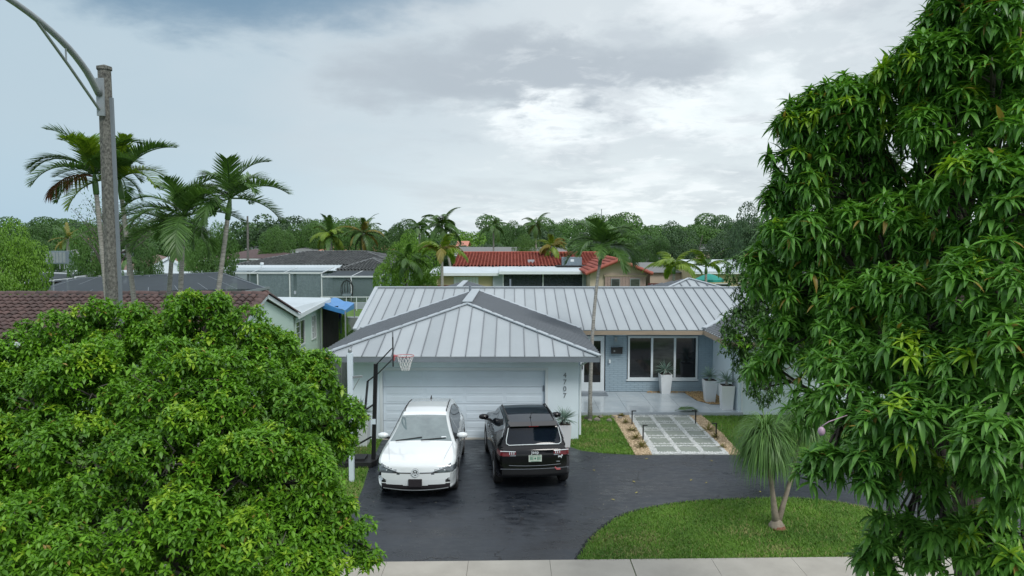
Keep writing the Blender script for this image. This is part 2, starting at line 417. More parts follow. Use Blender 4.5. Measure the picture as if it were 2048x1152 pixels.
def tag(o, label, cat=None, group=None, kind=None):
    o['label'] = label
    if cat: o['category'] = cat
    if group: o['group'] = group
    if kind: o['kind'] = kind
    return o
def thing(name, label, cat, loc=(0, 0, 0), rz=0, group=None):
    o = bpy.data.objects.new(name, None); COL.objects.link(o); o.location = loc; o.rotation_euler = (0, 0, rz); o.empty_display_size = .2
    ORG[o] = Vector(loc); return tag(o, label, cat, group)
def copy_tree(o, loc=None, rz=None, scale=None, label=None, parent=None):
    c = o.copy(); COL.objects.link(c)
    if parent is not None: c.parent = parent
    if loc is not None: c.location = loc
    if rz is not None: c.rotation_euler = (0, 0, rz)
    if scale is not None: c.scale = scale if not isinstance(scale, (int, float)) else (scale,) * 3
    if label: c['label'] = label
    for ch in o.children:
        k = ch.copy(); COL.objects.link(k); k.parent = c
        for g in ch.children:
            q = g.copy(); COL.objects.link(q); q.parent = k
    return c
def struct(mb, name, mats, label=None, smooth=False): 
    return mb.build(name, mats, kind='structure', smooth=smooth, label=label)

def np_mesh(name, verts, loops, starts, totals, mats, smooth=True, mi=None):
    me = bpy.data.meshes.new(name)
    me.vertices.add(len(verts)); me.vertices.foreach_set('co', np.ascontiguousarray(verts, dtype=np.float32).ravel())
    me.loops.add(len(loops)); me.loops.foreach_set('vertex_index', loops.astype(np.int32))
    me.polygons.add(len(starts)); me.polygons.foreach_set('loop_start', starts.astype(np.int32)); me.polygons.foreach_set('loop_total', totals.astype(np.int32))
    for q in ([mats] if isinstance(mats, str) else mats): me.materials.append(MATS[q])
    if mi is not None: me.polygons.foreach_set('material_index', mi.astype(np.int32))
    me.polygons.foreach_set('use_smooth', np.full(len(starts), smooth))
    me.update(calc_edges=True); return me
def join_inst(name, tv, tf, Rm, Lc, mats, smooth=True, imat=None):
    """template (verts, faces) repeated with rotation*scale matrices Rm (N,3,3) at Lc (N,3) into one mesh"""
    tv = np.asarray(tv, float); N = len(Lc); V = len(tv)
    verts = (np.einsum('nij,vj->nvi', Rm, tv) + Lc[:, None, :]).reshape(-1, 3)
    tl = np.concatenate([np.array(f) for f in tf]); tt = np.array([len(f) for f in tf]); ts = np.concatenate([[0], np.cumsum(tt)[:-1]])
    loops = (tl[None, :] + (np.arange(N) * V)[:, None]).ravel()
    starts = (ts[None, :] + (np.arange(N) * len(tl))[:, None]).ravel(); tot = np.tile(tt, N)
    mi = None if imat is None else np.repeat(imat, len(tf))
    return np_mesh(name, verts, loops, starts, tot, mats, smooth, mi)
def rotz(a):
    z = np.zeros_like(a); o = np.ones_like(a)
    return np.stack([np.stack([np.cos(a), -np.sin(a), z], -1), np.stack([np.sin(a), np.cos(a), z], -1), np.stack([z, z, o], -1)], -2)
def frames(ax):
    """(N,3) unit axes -> (N,3,3) frames whose 3rd column is the axis, random spin"""
    ax = ax / np.linalg.norm(ax, axis=1, keepdims=True)
    r = rng.normal(size=ax.shape); x = np.cross(r, ax); x /= np.linalg.norm(x, axis=1, keepdims=True)
    y = np.cross(ax, x); return np.stack([x, y, ax], -1)
def in_poly(P, poly):
    x, y = P[:, 0], P[:, 1]; ins = np.zeros(len(P), bool); n = len(poly)
    for i in range(n):
        x1, y1 = poly[i]; x2, y2 = poly[(i + 1) % n]
        if y1 == y2: continue
        c = ((y1 > y) != (y2 > y)) & (x < (x2 - x1) * (y - y1) / (y2 - y1) + x1); ins ^= c
    return ins
def scatter(poly, dens):
    p = np.array(poly); lo = p.min(0); hi = p.max(0); n = int((hi[0] - lo[0]) * (hi[1] - lo[1]) * dens)
    P = rng.uniform(lo, hi, (n, 2)); return P[in_poly(P, poly)]
def text(name, s, size, loc, rot, mt, parent, depth=.004):
    cu = bpy.data.curves.new(name, 'FONT'); cu.body = s; cu.size = size; cu.extrude = depth; cu.align_x = 'CENTER'
    cu.materials.append(MATS[mt]); o = bpy.data.objects.new(name, cu); COL.objects.link(o); o.parent = parent
    dg = bpy.context.evaluated_depsgraph_get(); me = bpy.data.meshes.new_from_object(o.evaluated_get(dg)); bpy.data.objects.remove(o)
    o = bpy.data.objects.new(name, me); COL.objects.link(o); o.parent = parent
    o.location = loc; o.rotation_euler = rot; return o

# ------------------------------------------------------------------ setting: ground, drive, walks
g = MB(); g.poly([(-2500, -300, 0), (2500, -300, 0), (2500, 4000, 0), (-2500, 4000, 0)])
struct(g, 'ground', 'turf', 'green turf covering the lots between the houses')
def resample(pts, n):
    pts = np.array(pts, float); t = np.arange(len(pts)); T = np.linspace(0, len(pts) - 1, n)
    # catmull rom
    out = []
    for u in T:
        i = min(int(u), len(pts) - 2); s = u - i
        p0, p1, p2, p3 = pts[max(i - 1, 0)], pts[i], pts[i + 1], pts[min(i + 2, len(pts) - 1)]
        out.append(.5 * ((2 * p1) + (-p0 + p2) * s + (2 * p0 - 5 * p1 + 4 * p2 - p3) * s * s + (-p0 + 3 * p1 - 3 * p2 + p3) * s ** 3))
    return [tuple(x) for x in out]
island = resample([(1.22, 13.16), (1.30, 13.45), (1.69, 14.39), (2.47, 15.46), (3.72, 16.12), (5.28, 16.40), (6.69, 16.43), (7.7, 16.05), (8.5, 15.3), (9.0, 14.5), (9.25, 13.6), (9.3, 13.37)], 56)
drive = [(-3.25, 13.02), (-3.48, 15.2), (-3.62, 17.2), (-3.78, 18.9), (-3.85, 20.2), (-3.9, 21.52), (1.1, 21.52), (1.6, 20.7), (2.0, 20.2), (2.6, 19.97), (3.5, 19.8), (5, 19.85), (6.4, 19.82), (7.6, 19.7), (9, 19.3), (10.4, 18.5), (11.6, 17.3), (12.4, 15.8), (12.9, 14.4), (13.1, 13.45)]
drive_full = drive + list(reversed(island))
d = MB(); d.prism([(x + random.uniform(-.012, .012), y) for x, y in drive_full], -.03, .012)
struct(d, 'driveway', 'sealed_asphalt', 'dark sealed asphalt circular driveway, damp')
# sidewalk flags, slightly turned
sw = thing('sidewalk', 'pale concrete sidewalk of square flags along the front of the lot', None, (0, 12.4, 0)); sw['kind'] = 'structure'; del sw['label']
x = -11.45; k = 0
while x < 16:
    w = 1.52; mb = MB()
    jt = .022 if k == 8 else .007
    y0 = 11.75 + .024 * x; y1 = 13.15 + .024 * x
    mb.prism([(x, y0), (x + w - jt, y0 + .024 * w), (x + w - jt, y1 + .024 * w), (x, y1)], -.04, .035)
    mb.build('flag', 'concrete', sw); x += w; k += 1
rd = MB(); rd.poly([(-200, -6, .008), (200, -6, .008), (200, 8.6, .008), (-200, 8.6, .008)])
struct(rd, 'road', 'street_asphalt', 'grey asphalt street under the camera')

# grass blades
def grass(name, label, poly, dens, hole=(), z=0.0, h=(.035, .07)):
    P = scatter(poly, dens)
    for q in hole: P = P[~in_poly(P, q)]
    n = len(P); tv = [(-.007, 0, 0), (.007, 0, 0), (.004, .012, .6), (-.004, .012, .6), (0, .035, 1.0)]
    tf = [(0, 1, 2, 3), (3, 2, 4)]
    hh = rng.uniform(*h, n); A = rotz(rng.uniform(0, 6.283, n)); S = np.zeros((n, 3, 3)); S[:, 0, 0] = rng.uniform(.8, 1.5, n); S[:, 1, 1] = rng.uniform(.5, 2.5, n); S[:, 2, 2] = hh
    Rm = A @ S; L = np.c_[P, np.full(n, z)]
    cc = rng.uniform(P.min(0), P.max(0), (9, 2)); dd = np.min(np.linalg.norm((P[:, None] - cc[None]) * np.array([1, 1.6]), axis=2), axis=1)
    im = (rng.random(n) < .05 + .40 * np.exp(-(dd / .38) ** 2)).astype(int)
    me = join_inst(name, tv, tf, Rm, L, ['blade', 'blade_dry'], False, im)
    o = link(name, me); return tag(o, label, 'grass', kind='stuff')
grass('grass', 'mown green lawn of the rounded island between driveway and sidewalk', island, 2600)
_seg = []
for i in range(len(island) - 1):
    a_, b_ = np.array(island[i]), np.array(island[i + 1]); d_ = b_ - a_; L_ = np.hypot(*d_); n_ = np.array([-d_[1], d_[0]]) / L_; k_ = max(1, int(L_ * 420))
    u_ = rng.random((k_, 1)); _seg.append(a_ + d_ * u_ + n_ * (np.abs(rng.normal(0, .035, (k_, 1))) - .015))
_seg = np.concatenate(_seg); n_ = len(_seg); _A = rotz(rng.uniform(0, 6.283, n_)) * rng.uniform(.006, .022, n_)[:, None, None]
mat('asphalt_crumb', (.010, .011, .014), .9, .3, 8, island=.7, col2=(.045, .05, .06))
tag(link('asphalt_crumbs', join_inst('asphalt_crumbs', [(0, 0, 1), (1, 0, 0), (.31, .95, 0), (-.81, .59, 0), (-.81, -.59, 0), (.31, -.95, 0)], [(0, i, i % 5 + 1) for i in range(1, 6)], _A, np.c_[_seg, np.full(n_, .010)], 'asphalt_crumb', False)), 'crumbled dark asphalt edge along the island lawn', 'rubble', kind='stuff')
_P = scatter([(-3.2, 13.3), (1.2, 13.6), (3, 16.5), (8, 16.7), (8, 19.5), (2, 19.9), (1.2, 21), (-3.5, 21)], 3.2); n_ = len(_P)
mat('litter_bits', (.20, .17, .09), .8, .3, 8, island=.9, col2=(.55, .52, .42))
tag(link('leaf_litter', join_inst('leaf_litter', [(-.4, 0, 0), (0, -.2, .1), (.5, 0, .05), (0, .2, .1)], [(0, 1, 2, 3)], rotz(rng.uniform(0, 6.283, n_)) * rng.uniform(.012, .045, n_)[:, None, None], np.c_[_P, np.full(n_, .016)], 'litter_bits', False)), 'tiny dry leaf bits strewn over the driveway', 'leaf litter', kind='stuff')
lawn_mid = [(1.65, 20.72), (2.05, 20.25), (2.6, 20.0), (3.45, 19.84), (3.42, 24.3), (2.05, 24.3), (2.02, 21.4), (1.65, 21.35)]
grass('grass', 'small lawn patch between garage corner and gravel bed', lawn_mid, 1700)
lawn_right = [(6.42, 19.84), (7.6, 19.74), (9, 19.34), (10.4, 18.55), (11.5, 17.5), (14, 18), (15, 24.4), (6.5, 24.3)]
grass('grass', 'shaded lawn right of the stepping path before the house wing', lawn_right, 1100)
lawn_left = [(-3.28, 13.1), (-3.5, 15.2), (-3.65, 17.2), (-3.82, 18.9), (-3.9, 21.4), (-6.5, 21.4), (-6.5, 13.0)]
grass('grass', 'grass strip left of the driveway below the basketball stand', lawn_left, 1500)
lawn_swale = [(-9, 9), (12, 9), (12, 12.0), (-9, 11.5)]
grass('grass', 'verge grass between the sidewalk and the street', lawn_swale, 260)

# ------------------------------------------------------------------ porch, path, gravel
po = thing('porch_floor', '', None, (5, 26, 0)); po['kind'] = 'structure'; del po['label']
mb = MB(); mb.box(2.03, 7.88, 24.32, 27.66, -.05, .108); mb.build('slab', 'grout', po)
px_, k = 2.04, 0
bed_r = [(6.62, 27.45), (6.75, 26.1), (7.1, 25.5), (7.8, 25.45), (7.8, 27.6), (5.2, 27.6), (5.2, 27.42)]
nx, ny = 6, 4
for i in range(nx):
    for j in range(ny):
        a = 2.035 + i * (7.86 - 2.035) / nx; b = 24.33 + j * (27.64 - 24.33) / ny
        MB().box(a + .004, a + (7.86 - 2.035) / nx - .004, b + .004, b + (27.64 - 24.33) / ny - .004, .09, .12).build('floor_tile', 'porch_tile', po)
PZ = .12
def pebbles(name, label, poly, dens, mt, size, z, cat='gravel', hole=(), mound=.02):
    P = scatter(poly, dens)
    for q in hole: P = P[~in_poly(P, q)]
    n = len(P)
    tv = [(0, 0, 1), (1, 0, 0), (.31, .95, 0), (-.81, .59, 0), (-.81, -.59, 0), (.31, -.95, 0), (0, 0, -.6)]
    tf = [(0, i, i % 5 + 1) for i in range(1, 6)]
    s = rng.uniform(*size, n); A = rotz(rng.uniform(0, 6.283, n)); S = np.zeros((n, 3, 3)); S[:, 0, 0] = s; S[:, 1, 1] = s * rng.uniform(.6, 1, n); S[:, 2, 2] = s * rng.uniform(.5, .9, n)
    L = np.c_[P, z + rng.uniform(0, mound, n)]
    me = join_inst(name, tv, tf, A @ S, L, mt, False)
    return tag(link(name, me), label, cat, kind='stuff')
pebbles('river_stones', 'amber river stones bedded round the two tall corner planters', bed_r, 900, 'river_stone', (.018, .04), PZ + .004)
b = MB(); b.prism([(6.62, 27.45), (6.75, 26.1), (7.1, 25.5), (7.8, 25.45), (7.8, 27.6), (6.62, 27.6)], PZ - .02, PZ + .006); struct(b, 'stone_bed', 'soil')
pebbles('river_stones', 'few amber stones at the garage corner by the porch slab', [(2.03, 24.5), (2.3, 24.5), (2.03, 25.3)], 900, 'river_stone', (.018, .04), PZ)

pathp = [(3.92, 19.86), (6.08, 19.86), (6.02, 24.3), (3.98, 24.3)]
bedL = [(3.44, 19.84), (3.92, 19.86), (3.98, 24.3), (3.40, 24.3)]
bedR = [(6.08, 19.86), (6.40, 19.84), (6.50, 22), (6.46, 24.3), (6.02, 24.3)]
b = MB(); b.prism(pathp, -.02, .016); pt = struct(b, 'path', 'pebble', 'stepping path of grey slabs set in white pebbles')
b = MB(); b.prism(bedL, -.02, .012); b.prism(bedR, -.02, .0121); struct(b, 'gravel_bed', 'tan_bed', 'tan gravel beds either side of the stepping path')
pav = []
cols = [(4.10, 4.66), (4.79, 5.35), (5.48, 6.04 - .10)]
cols = [(4.12, 4.66), (4.78, 5.32), (5.44, 5.96)]
y = 20.02
while y < 24.1:
    for hgt in (.62, .24):
        if y + hgt > 24.28: hgt = 24.28 - y
        if hgt < .1: break
        for a, c in cols:
            mb = MB(); dx = random.uniform(-.01, .01); mb.box(a + dx, c + dx, y + .035, y + hgt - .045, .0, .028 + random.uniform(-.003, .004)); 
            o = mb.build('paver', 'paver', pt); pav.append([(a, y + .03), (c, y + .03), (c, y + hgt - .04), (a, y + hgt - .04)])
        y += hgt
pebbles('white_pebbles', 'white pebbles filling the joints of the stepping path', pathp, 2200, 'pebble', (.013, .027), .018, hole=pav)
pebbles('tan_gravel', 'tan gravel bed left of the stepping path', bedL, 1500, 'tan_gravel', (.012, .028), .014)
pebbles('tan_gravel', 'tan gravel bed right of the stepping path', bedR, 1500, 'tan_gravel', (.012, .028), .014)

# ------------------------------------------------------------------ house
EZ = 2.62; SL = .2818
GX0, GX1, GY, GAY, GZ = -5.64, 2.55, 20.80, 24.90, 3.775
MX0, MX1, MY, RY, RZ = -5.92, 16.5, 26.9, 31.42, 3.893
def clip_u(poly, a, b):
    def half(ps, lim, sgn):
        out = []
        for i in range(len(ps)):
            p, q = ps[i], ps[(i + 1) % len(ps)]; dp, dq = (p[0] - lim) * sgn, (q[0] - lim) * sgn
            if dp >= 0: out.append(p)
            if dp * dq < 0: t = dp / (dp - dq); out.append((lim, p[1] + (q[1] - p[1]) * t))
        return out
    r = half(poly, a, 1)
    return half(r, b, -1) if r else r
def seam_roof(parent, poly, udir, pitch=.43, off=0.0, seam=.022, mats=('roof_metal', 'roof_seam')):
    """standing seam panels over a planar convex polygon; udir = horizontal axis along the eave"""
    P = [Vector(p) for p in poly]; o = P[0]; u = Vector(udir).normalized()
    n = (P[1] - P[0]).cross(P[2] - P[0]).normalized()
    if n.z < 0: n = -n
    v = n.cross(u).normalized()
    q = [((p - o).dot(u), (p - o).dot(v)) for p in P]
    lo = min(a for a, _ in q); hi = max(a for a, _ in q); a = lo - off
    while a < hi - .01:
        c = clip_u(q, max(a, lo), min(a + pitch, hi))
        if len(c) >= 3:
            mb = MB(); pts = [o + u * s + v * t for s, t in c]
            mb.slab(pts, .03, 0)
            # raised seam on the left edge
            e = [t for s, t in c if abs(s - max(a, lo)) < 1e-5]
            if len(e) >= 2 and max(e) - min(e) > .08:
                s0 = max(a, lo) + seam / 2
                hs = max(.034, seam * 1.1); mb.beam(o + u * s0 + v * min(e) + n * (hs * .5), o + u * s0 + v * max(e) + n * (hs * .5), seam, hs, 1, up=n)
            mb.build('roof_panel', list(mats), parent)
        a += pitch
HO = thing('house', 'single storey white house with pale standing seam metal roof and double garage', 'house', (1.0, 24, 0))
roof = MB()
# caps and trim along ridges, hips, valleys
ga = Vector((-1.545, GAY, GZ))
g_r = Vector((GX1, GY, EZ)); g_l = Vector((GX0, GY, EZ)); vR = Vector((GX1, 26.9, EZ)); gtop = Vector((-1.545, 30.98, GZ))
up = Vector((0, 0, .035))
roof.beam(g_l + up, ga + up, .17, .035); roof.beam(g_r + up, ga + up, .17, .035)
roof.beam(ga + up * 2.4, gtop + up * 2.4, .34, .035)
roof.beam(vR + up * 2.0, gtop + up * 2.0, .15, .05); roof.beam(Vector((GX0, 26.9, EZ)) + up * 2.0, gtop + up * 2.0, .17, .05)
roof.beam((MX0, RY, RZ + .03), (14.5, RY, RZ + .03), .20, .045)
roof.beam((MX0 + .03, MY, EZ + .03), (MX0 + .03, RY, RZ + .03), .15, .05)
vw0 = Vector((7.19, 26.9, EZ)); vw1 = Vector((11.3, 31.0, 3.78))
roof.beam(vw0 + up * 2.0, vw1 + up * 2.0, .20, .05)
RF = roof.build('roof', 'roof_trim', HO)
seam_roof(RF, [(GX0, GY, EZ), (GX1, GY, EZ), tuple(ga)], (1, 0, 0), .43, .02)
seam_roof(RF, [(GX1, GY, EZ), (GX1, 26.95, EZ), tuple(gtop), tuple(ga)], (0, 1, 0), .36, 0, seam=.075)
seam_roof(RF, [(GX0, GY, EZ), tuple(ga), tuple(gtop), (GX0, 26.95, EZ)], (0, 1, 0), .36, 0, seam=.075)
seam_roof(RF, [(MX0, MY, EZ), (14, MY, EZ), (14, RY, RZ), (MX0, RY, RZ)], (1, 0, 0), .43, .0)
seam_roof(RF, [(MX0, 2 * RY - MY, EZ), (14, 2 * RY - MY, EZ), (14, RY, RZ), (MX0, RY, RZ)], (1, 0, 0), .86, .0)
WX0, WX1, WY = 7.19, 15.4, 23.85; wr = (WX0 + WX1) / 2; wz = EZ + (wr - WX0) * SL; wa = (wr, WY + (wr - WX0), wz); wt = (wr, RY, wz)
seam_roof(RF, [(WX0, WY, EZ), (WX1, WY, EZ), wa], (1, 0, 0), .43)
seam_roof(RF, [(WX0, WY, EZ), wa, wt, (WX0, 26.95, EZ)], (0, 1, 0), .30, seam=.055)
seam_roof(RF, [(WX1, WY, EZ), (WX1, 36, EZ), (wr, 36, wz), wa], (0, 1, 0), .43)
mb = MB(); mb.beam(Vector((WX0, WY, EZ)) + up, Vector(wa) + up, .17, .035); mb.beam(Vector((WX1, WY, EZ)) + up, Vector(wa) + up, .17, .035); mb.beam(Vector(wa) + up, Vector((wr, 36, wz)) + up, .2, .035)
mb.build('ridge_cap', 'roof_trim', RF)
# rear wings whose ridges show above the main ridge
cx, rz_, hw = -2.45, 3.75, 3.4
e0 = rz_ - hw * SL
seam_roof(RF, [(cx - hw, 32.0, e0), (cx, 32.0, rz_), (cx, 38.2, rz_), (cx - hw, 38.2, e0)], (0, 1, 0), .5, seam=.05)
seam_roof(RF, [(cx + hw, 32.0, e0), (cx, 32.0, rz_), (cx, 38.2, rz_), (cx + hw, 38.2, e0)], (0, 1, 0), .5, seam=.05)
MB().beam((cx, 32.2, rz_ + .05), (cx, 38.2, rz_ + .05), .26, .04).build('ridge_cap', 'roof_trim', RF)
A_ = (9.05, 37.0, 3.97); q_ = 4.5; ez_ = 3.97 - q_ * SL
for f_ in ([(A_[0] - q_, 37 - q_, ez_), (A_[0] + q_, 37 - q_, ez_), A_], [(A_[0] - q_, 37 - q_, ez_), A_, (A_[0] - q_, 37 + q_, ez_)], [(A_[0] + q_, 37 - q_, ez_), A_, (A_[0] + q_, 37 + q_, ez_)]):
    seam_roof(RF, f_, (1, 0, 0) if f_[1][1] < 36 else (0, 1, 0), .43, seam=.045)
m_ = MB(); m_.beam((A_[0] - q_, 37 - q_, ez_ + .04), (A_[0], 37, 4.01), .13, .035); m_.beam((A_[0] + q_, 37 - q_, ez_ + .04), (A_[0], 37, 4.01), .16, .035); m_.build('ridge_cap', 'roof_trim', RF)
# fascias and soffits
f = MB()
f.box(GX0, GX1, GY - .0, GY + .035, EZ - .17, EZ - .035); f.box(GX1 - .035, GX1, GY + .036, 26.88, EZ - .17, EZ - .035); f.box(GX0, GX0 + .035, GY + .036, 27, EZ - .17, EZ - .035)
f.build('fascia', 'fascia_grey', HO)
f = MB(); f.box(GX1 + .002, 7.17, MY + .01, MY + .04, EZ - .19, EZ - .035); f.box(7.17, 7.20, WY + .01, MY + .04, EZ - .19, EZ - .036); f.box(7.201, WX1, WY + .01, WY + .04, EZ - .19, EZ - .035)
f.build('wood_fascia', 'wood_fascia', HO)
f = MB(); f.box(GX0 + .04, GX1 - .04, GY + .04, 26.9, EZ - .16, EZ - .14); f.box(GX1 - .03, 7.9, MY + .05, 27.7, EZ - .20, EZ - .18); f.box(7.21, WX1, WY + .05, 27.0, EZ - .165, EZ - .145)
f.build('soffit', 'door_white', HO)
# garage walls
gw = MB(); T = .2; y0 = 21.46
gw.box(-4.86, -3.89, y0, y0 + T, 0, EZ - .15); gw.box(1.0, 2.0, y0, y0 + T, 0, EZ - .15); gw.box(-3.89, 1.0, y0, y0 + T, 2.10, EZ - .15)
gw.box(-4.86, -4.66, y0 + T, 27.6, 0, EZ - .15); gw.box(1.8, 2.0, y0 + T, 27.7, 0, EZ - .15)
gw.build('garage_wall', 'white_paint', HO)
tr = MB(); tr.box(-3.97, -3.885, y0 - .025, y0 + .10, 0, 2.18); tr.box(.995, 1.08, y0 - .025, y0 + .10, 0, 2.18); tr.box(-3.884, .994, y0 - .025, y0 + .10, 2.095, 2.18)
tr.build('door_trim', 'trim_white', HO)
# garage door
gdoor = MB(); gdoor.box(-3.89, 1.0, y0 + .135, y0 + .16, 0, 2.10); GD = gdoor.build('garage_door', 'fascia_grey', HO)
for r_ in range(4):
    z0 = .02 + r_ * .52; sec = MB(); sec.box(-3.88, .99, y0 + .10, y0 + .134, z0, z0 + .508)
    for c_ in range(4):
        for q in range(2):
            xx = -3.80 + c_ * 1.205; zz = z0 + .045 + q * .245
            sec.hexa([(xx, y0 + .10, zz), (xx + 1.12, y0 + .10, zz), (xx + 1.12, y0 + .11, zz), (xx, y0 + .11, zz),
                      (xx + .0, y0 + .10, zz + .18), (xx + 1.12, y0 + .10, zz + .18), (xx + 1.12, y0 + .11, zz + .18), (xx, y0 + .11, zz + .18)])
            sec.hexa([(xx, y0 + .099, zz), (xx + 1.12, y0 + .099, zz), (xx + 1.12, y0 + .099, zz + .18), (xx, y0 + .099, zz + .18),
                      (xx + .025, y0 + .0935, zz + .025), (xx + 1.095, y0 + .0935, zz + .025), (xx + 1.095, y0 + .0935, zz + .155), (xx + .025, y0 + .0935, zz + .155)])
    sec.build('door_section', 'door_white', GD)
MB().box(.93, .96, y0 + .06, y0 + .098, 1.45, 1.62).build('latch', 'fascia_grey', GD)
MB().box(-3.9, 1.0, y0 - .12, y0 + .14, -.01, .022).build('threshold', 'concrete', HO)
# house number
for i, ch in enumerate('4707'):
    text('house_number', ch, .21, Vector((1.585, y0 - .012, 1.88 - i * .205)) - ORG[HO], (math.pi / 2, 0, 0), 'number_grey', HO, .01)
# porch wall: painted brick courses around window and door
pw = MB(); yb = 27.67
pw.box(2.0, 2.62, yb + .02, yb + .2, 0, EZ - .2); pw.box(2.62, 3.6, yb + .02, yb + .2, 2.30, EZ - .2); pw.box(3.6, 4.45, yb + .02, yb + .2, 0, EZ - .2)
pw.box(4.45, 7.17, yb + .02, yb + .2, 0, .58); pw.box(4.45, 7.17, yb + .02, yb + .2, 2.29, EZ - .2); pw.box(7.17, 7.75, yb + .02, yb + .2, 0, EZ - .2)
PW = pw.build('porch_wall', 'blue_wall', HO)
bl, bt = [], []
z = PZ + .01; r_ = 0
while z < EZ - .26:
    x = 3.62 - (r_ % 2) * .16 - .16
    while x < 7.73:
        a, c = max(x, 3.61), min(x + .31, 7.74); h = .062
        segs = [(a, c)]
        if .53 < z + h and z < 2.33:
            segs = [(s, e) for s, e in ((a, min(c, 4.42)), (max(a, 7.21), c)) if e - s > .03]
        for s, e in segs: 
            bl.append(((s + e) / 2, yb + .014 + random.uniform(-.003, .003), z + h / 2)); bt.append((e - s - .004, .02, h))
        x += .32
    z += .074; r_ += 1
cube = [(-.5, -.5, -.5), (.5, -.5, -.5), (.5, .5, -.5), (-.5, .5, -.5), (-.5, -.5, .5), (.5, -.5, .5), (.5, .5, .5), (-.5, .5, .5)]
cf = [(0, 1, 5, 4), (1, 2, 6, 5), (3, 0, 4, 7), (4, 5, 6, 7), (3, 2, 1, 0)]
bt = np.array(bt); Sm = np.zeros((len(bt), 3, 3)); Sm[:, 0, 0] = bt[:, 0]; Sm[:, 1, 1] = bt[:, 1]; Sm[:, 2, 2] = bt[:, 2]
me = join_inst('brick', cube, cf, Sm, np.array(bl) - np.array(ORG[HO]), 'blue_brick', False); link('brick', me, PW, ORG[HO], 'stuff')
# main wall left part + wing walls
ww = MB(); ww.box(7.75, 7.93, 24.46, yb + .2, 0, EZ - .17); ww.box(7.93, 15, 24.46, 24.64, 0, EZ - .17); ww.box(14.8, 15, 24.64, 36, 0, EZ - .17)
ww.build('wing_wall', 'white_paint', HO)
bw = MB(); bw.box(-5.5, -5.3, 27.6, 36, 0, EZ - .1); bw.box(-5.3, 14.79, 35.8, 36, 0, EZ - .1); bw.box(-5.3, -4.66, 27.6, 27.8, 0, EZ - .1)
bw.build('rear_wall', 'white_paint', HO)
rk = MB(); rk.poly([(MX0 + .3, MY + .4, EZ - .1), (MX0 + .3, 2 * RY - MY, EZ - .1), (MX0 + .3, RY, RZ - .08)]); rk.build('gable', 'white_paint', HO)
# window
wi = MB(); wx0, wx1, wz0, wz1 = 4.47, 7.16, .60, 2.28
for a, b_, c, d_ in ((wx0, wx0 + .07, wz0, wz1), (wx1 - .07, wx1, wz0, wz1), (wx0 + .07, wx1 - .07, wz0, wz0 + .07), (wx0 + .07, wx1 - .07, wz1 - .07, wz1), (5.36, 5.44, wz0 + .07, wz1 - .07), (6.24, 6.32, wz0 + .07, wz1 - .07)):
    wi.box(a, b_, yb - .03, yb + .05, c, d_)
WI = wi.build('window', 'trim_white', HO)
MB().box(4.54, 5.36, yb + .02, yb + .03, wz0 + .07, wz1 - .07).build('pane', 'glass_dark', WI)
MB().box(5.44, 6.24, yb + .005, yb + .015, wz0 + .07, wz1 - .07).build('pane', 'glass_mid', WI)
MB().box(6.32, 7.09, yb + .02, yb + .03, wz0 + .07, wz1 - .07).build('pane', 'glass_dark', WI)
MB().box(4.42, 7.2, yb - .04, yb - .002, .54, .598).build('sill', 'trim_white', WI)
# front door
dr = MB(); 
for a, b_, c, d_ in ((2.64, 2.78, .16, 2.28), (3.42, 3.56, .16, 2.28), (2.78, 3.42, .16, .48), (2.78, 3.42, 2.10, 2.28)):
    dr.box(a, b_, yb - .02, yb + .05, c, d_)
DR = dr.build('door', 'trim_white', HO)
MB().box(2.78, 3.42, yb + .01, yb + .02, .48, 2.10).build('pane', 'glass_dark', DR)
h = MB(); h.box(2.70, 2.73, yb - .07, yb - .022, 1.0, 1.25); h.build('handle', 'black_metal', DR)
MB().box(2.60, 3.6, yb - .10, yb - .001, PZ, .16).build('door_step', 'grout', HO)
for px_, py_, nm, mt_, w_, h_ in ((1231, 678, 'wall_lamp', 'grey_metal', .1, .17), (1219, 722, 'doorbell', 'trim_white', .07, .13)):
    p = at(px_, py_, yb); MB().box(p.x - w_ / 2, p.x + w_ / 2, yb - .09, yb - .001, p.z - h_ / 2, p.z + h_ / 2).build(nm, mt_, HO)
p = at(1233, 701, yb); m_ = MB(); m_.box(p.x - .21, p.x + .21, yb - .13, yb - .002, p.z - .11, p.z + .10); m_.box(p.x - .22, p.x + .22, yb - .145, yb - .001, p.z + .101, p.z + .13)
MBX = m_.build('mailbox', 'black_plastic', HO); MB().lathe([(.035, 0), (.03, -.012), (0, -.012)], (p.x - .1, yb - .131, p.z), 10, 'y').build('lock', 'grey_metal', MBX)
# downspouts and pilaster
ds = MB(); ds.tube([(7.86, 24.42, .1), (7.86, 24.42, 2.2), (7.7, 24.2, 2.42)], .035, 8); ds.build('downspout', 'trim_white', HO)
MB().box(7.70, 7.745, 25.0, 25.06, .3, 2.3).build('conduit', 'grey_metal', HO)
MB().tube([(2.06, 21.6, .1), (2.06, 21.6, 2.2), (2.30, 21.3, 2.44)], .035, 8).build('downspout', 'trim_white', HO)
MB().lathe([(.0, 0), (.05, .0), (.07, .06), (.07, .12)], (7.69, 25.9, 2.0), 10, 'x').build('wall_lamp', 'trim_white', HO)
MB().tube([(-1.75, 30.2, 3.5), (-1.75, 30.2, 4.08)], .05, 8).build('vent_pipe', 'fascia_grey', HO)
MB().tube([(-.28 + .2, 34.0, 3.5), (-.28 + .2, 34.0, 4.12)], .04, 8).build('vent_pipe', 'fascia_grey', HO)
MB().tube([(7.93 + .05, 24.40, 1.9), (7.98, 24.37, 1.6), (8.05, 24.37, .95), (8.12, 24.37, .9)], .018, 6).build('hose_bracket', 'grey_metal', HO)
tag(MB().box(2.55, 3.62, 26.85, 27.45, PZ, PZ + .02).build('doormat', 'fascia_grey'), 'dark grey doormat in front of the white porch door', 'doormat')
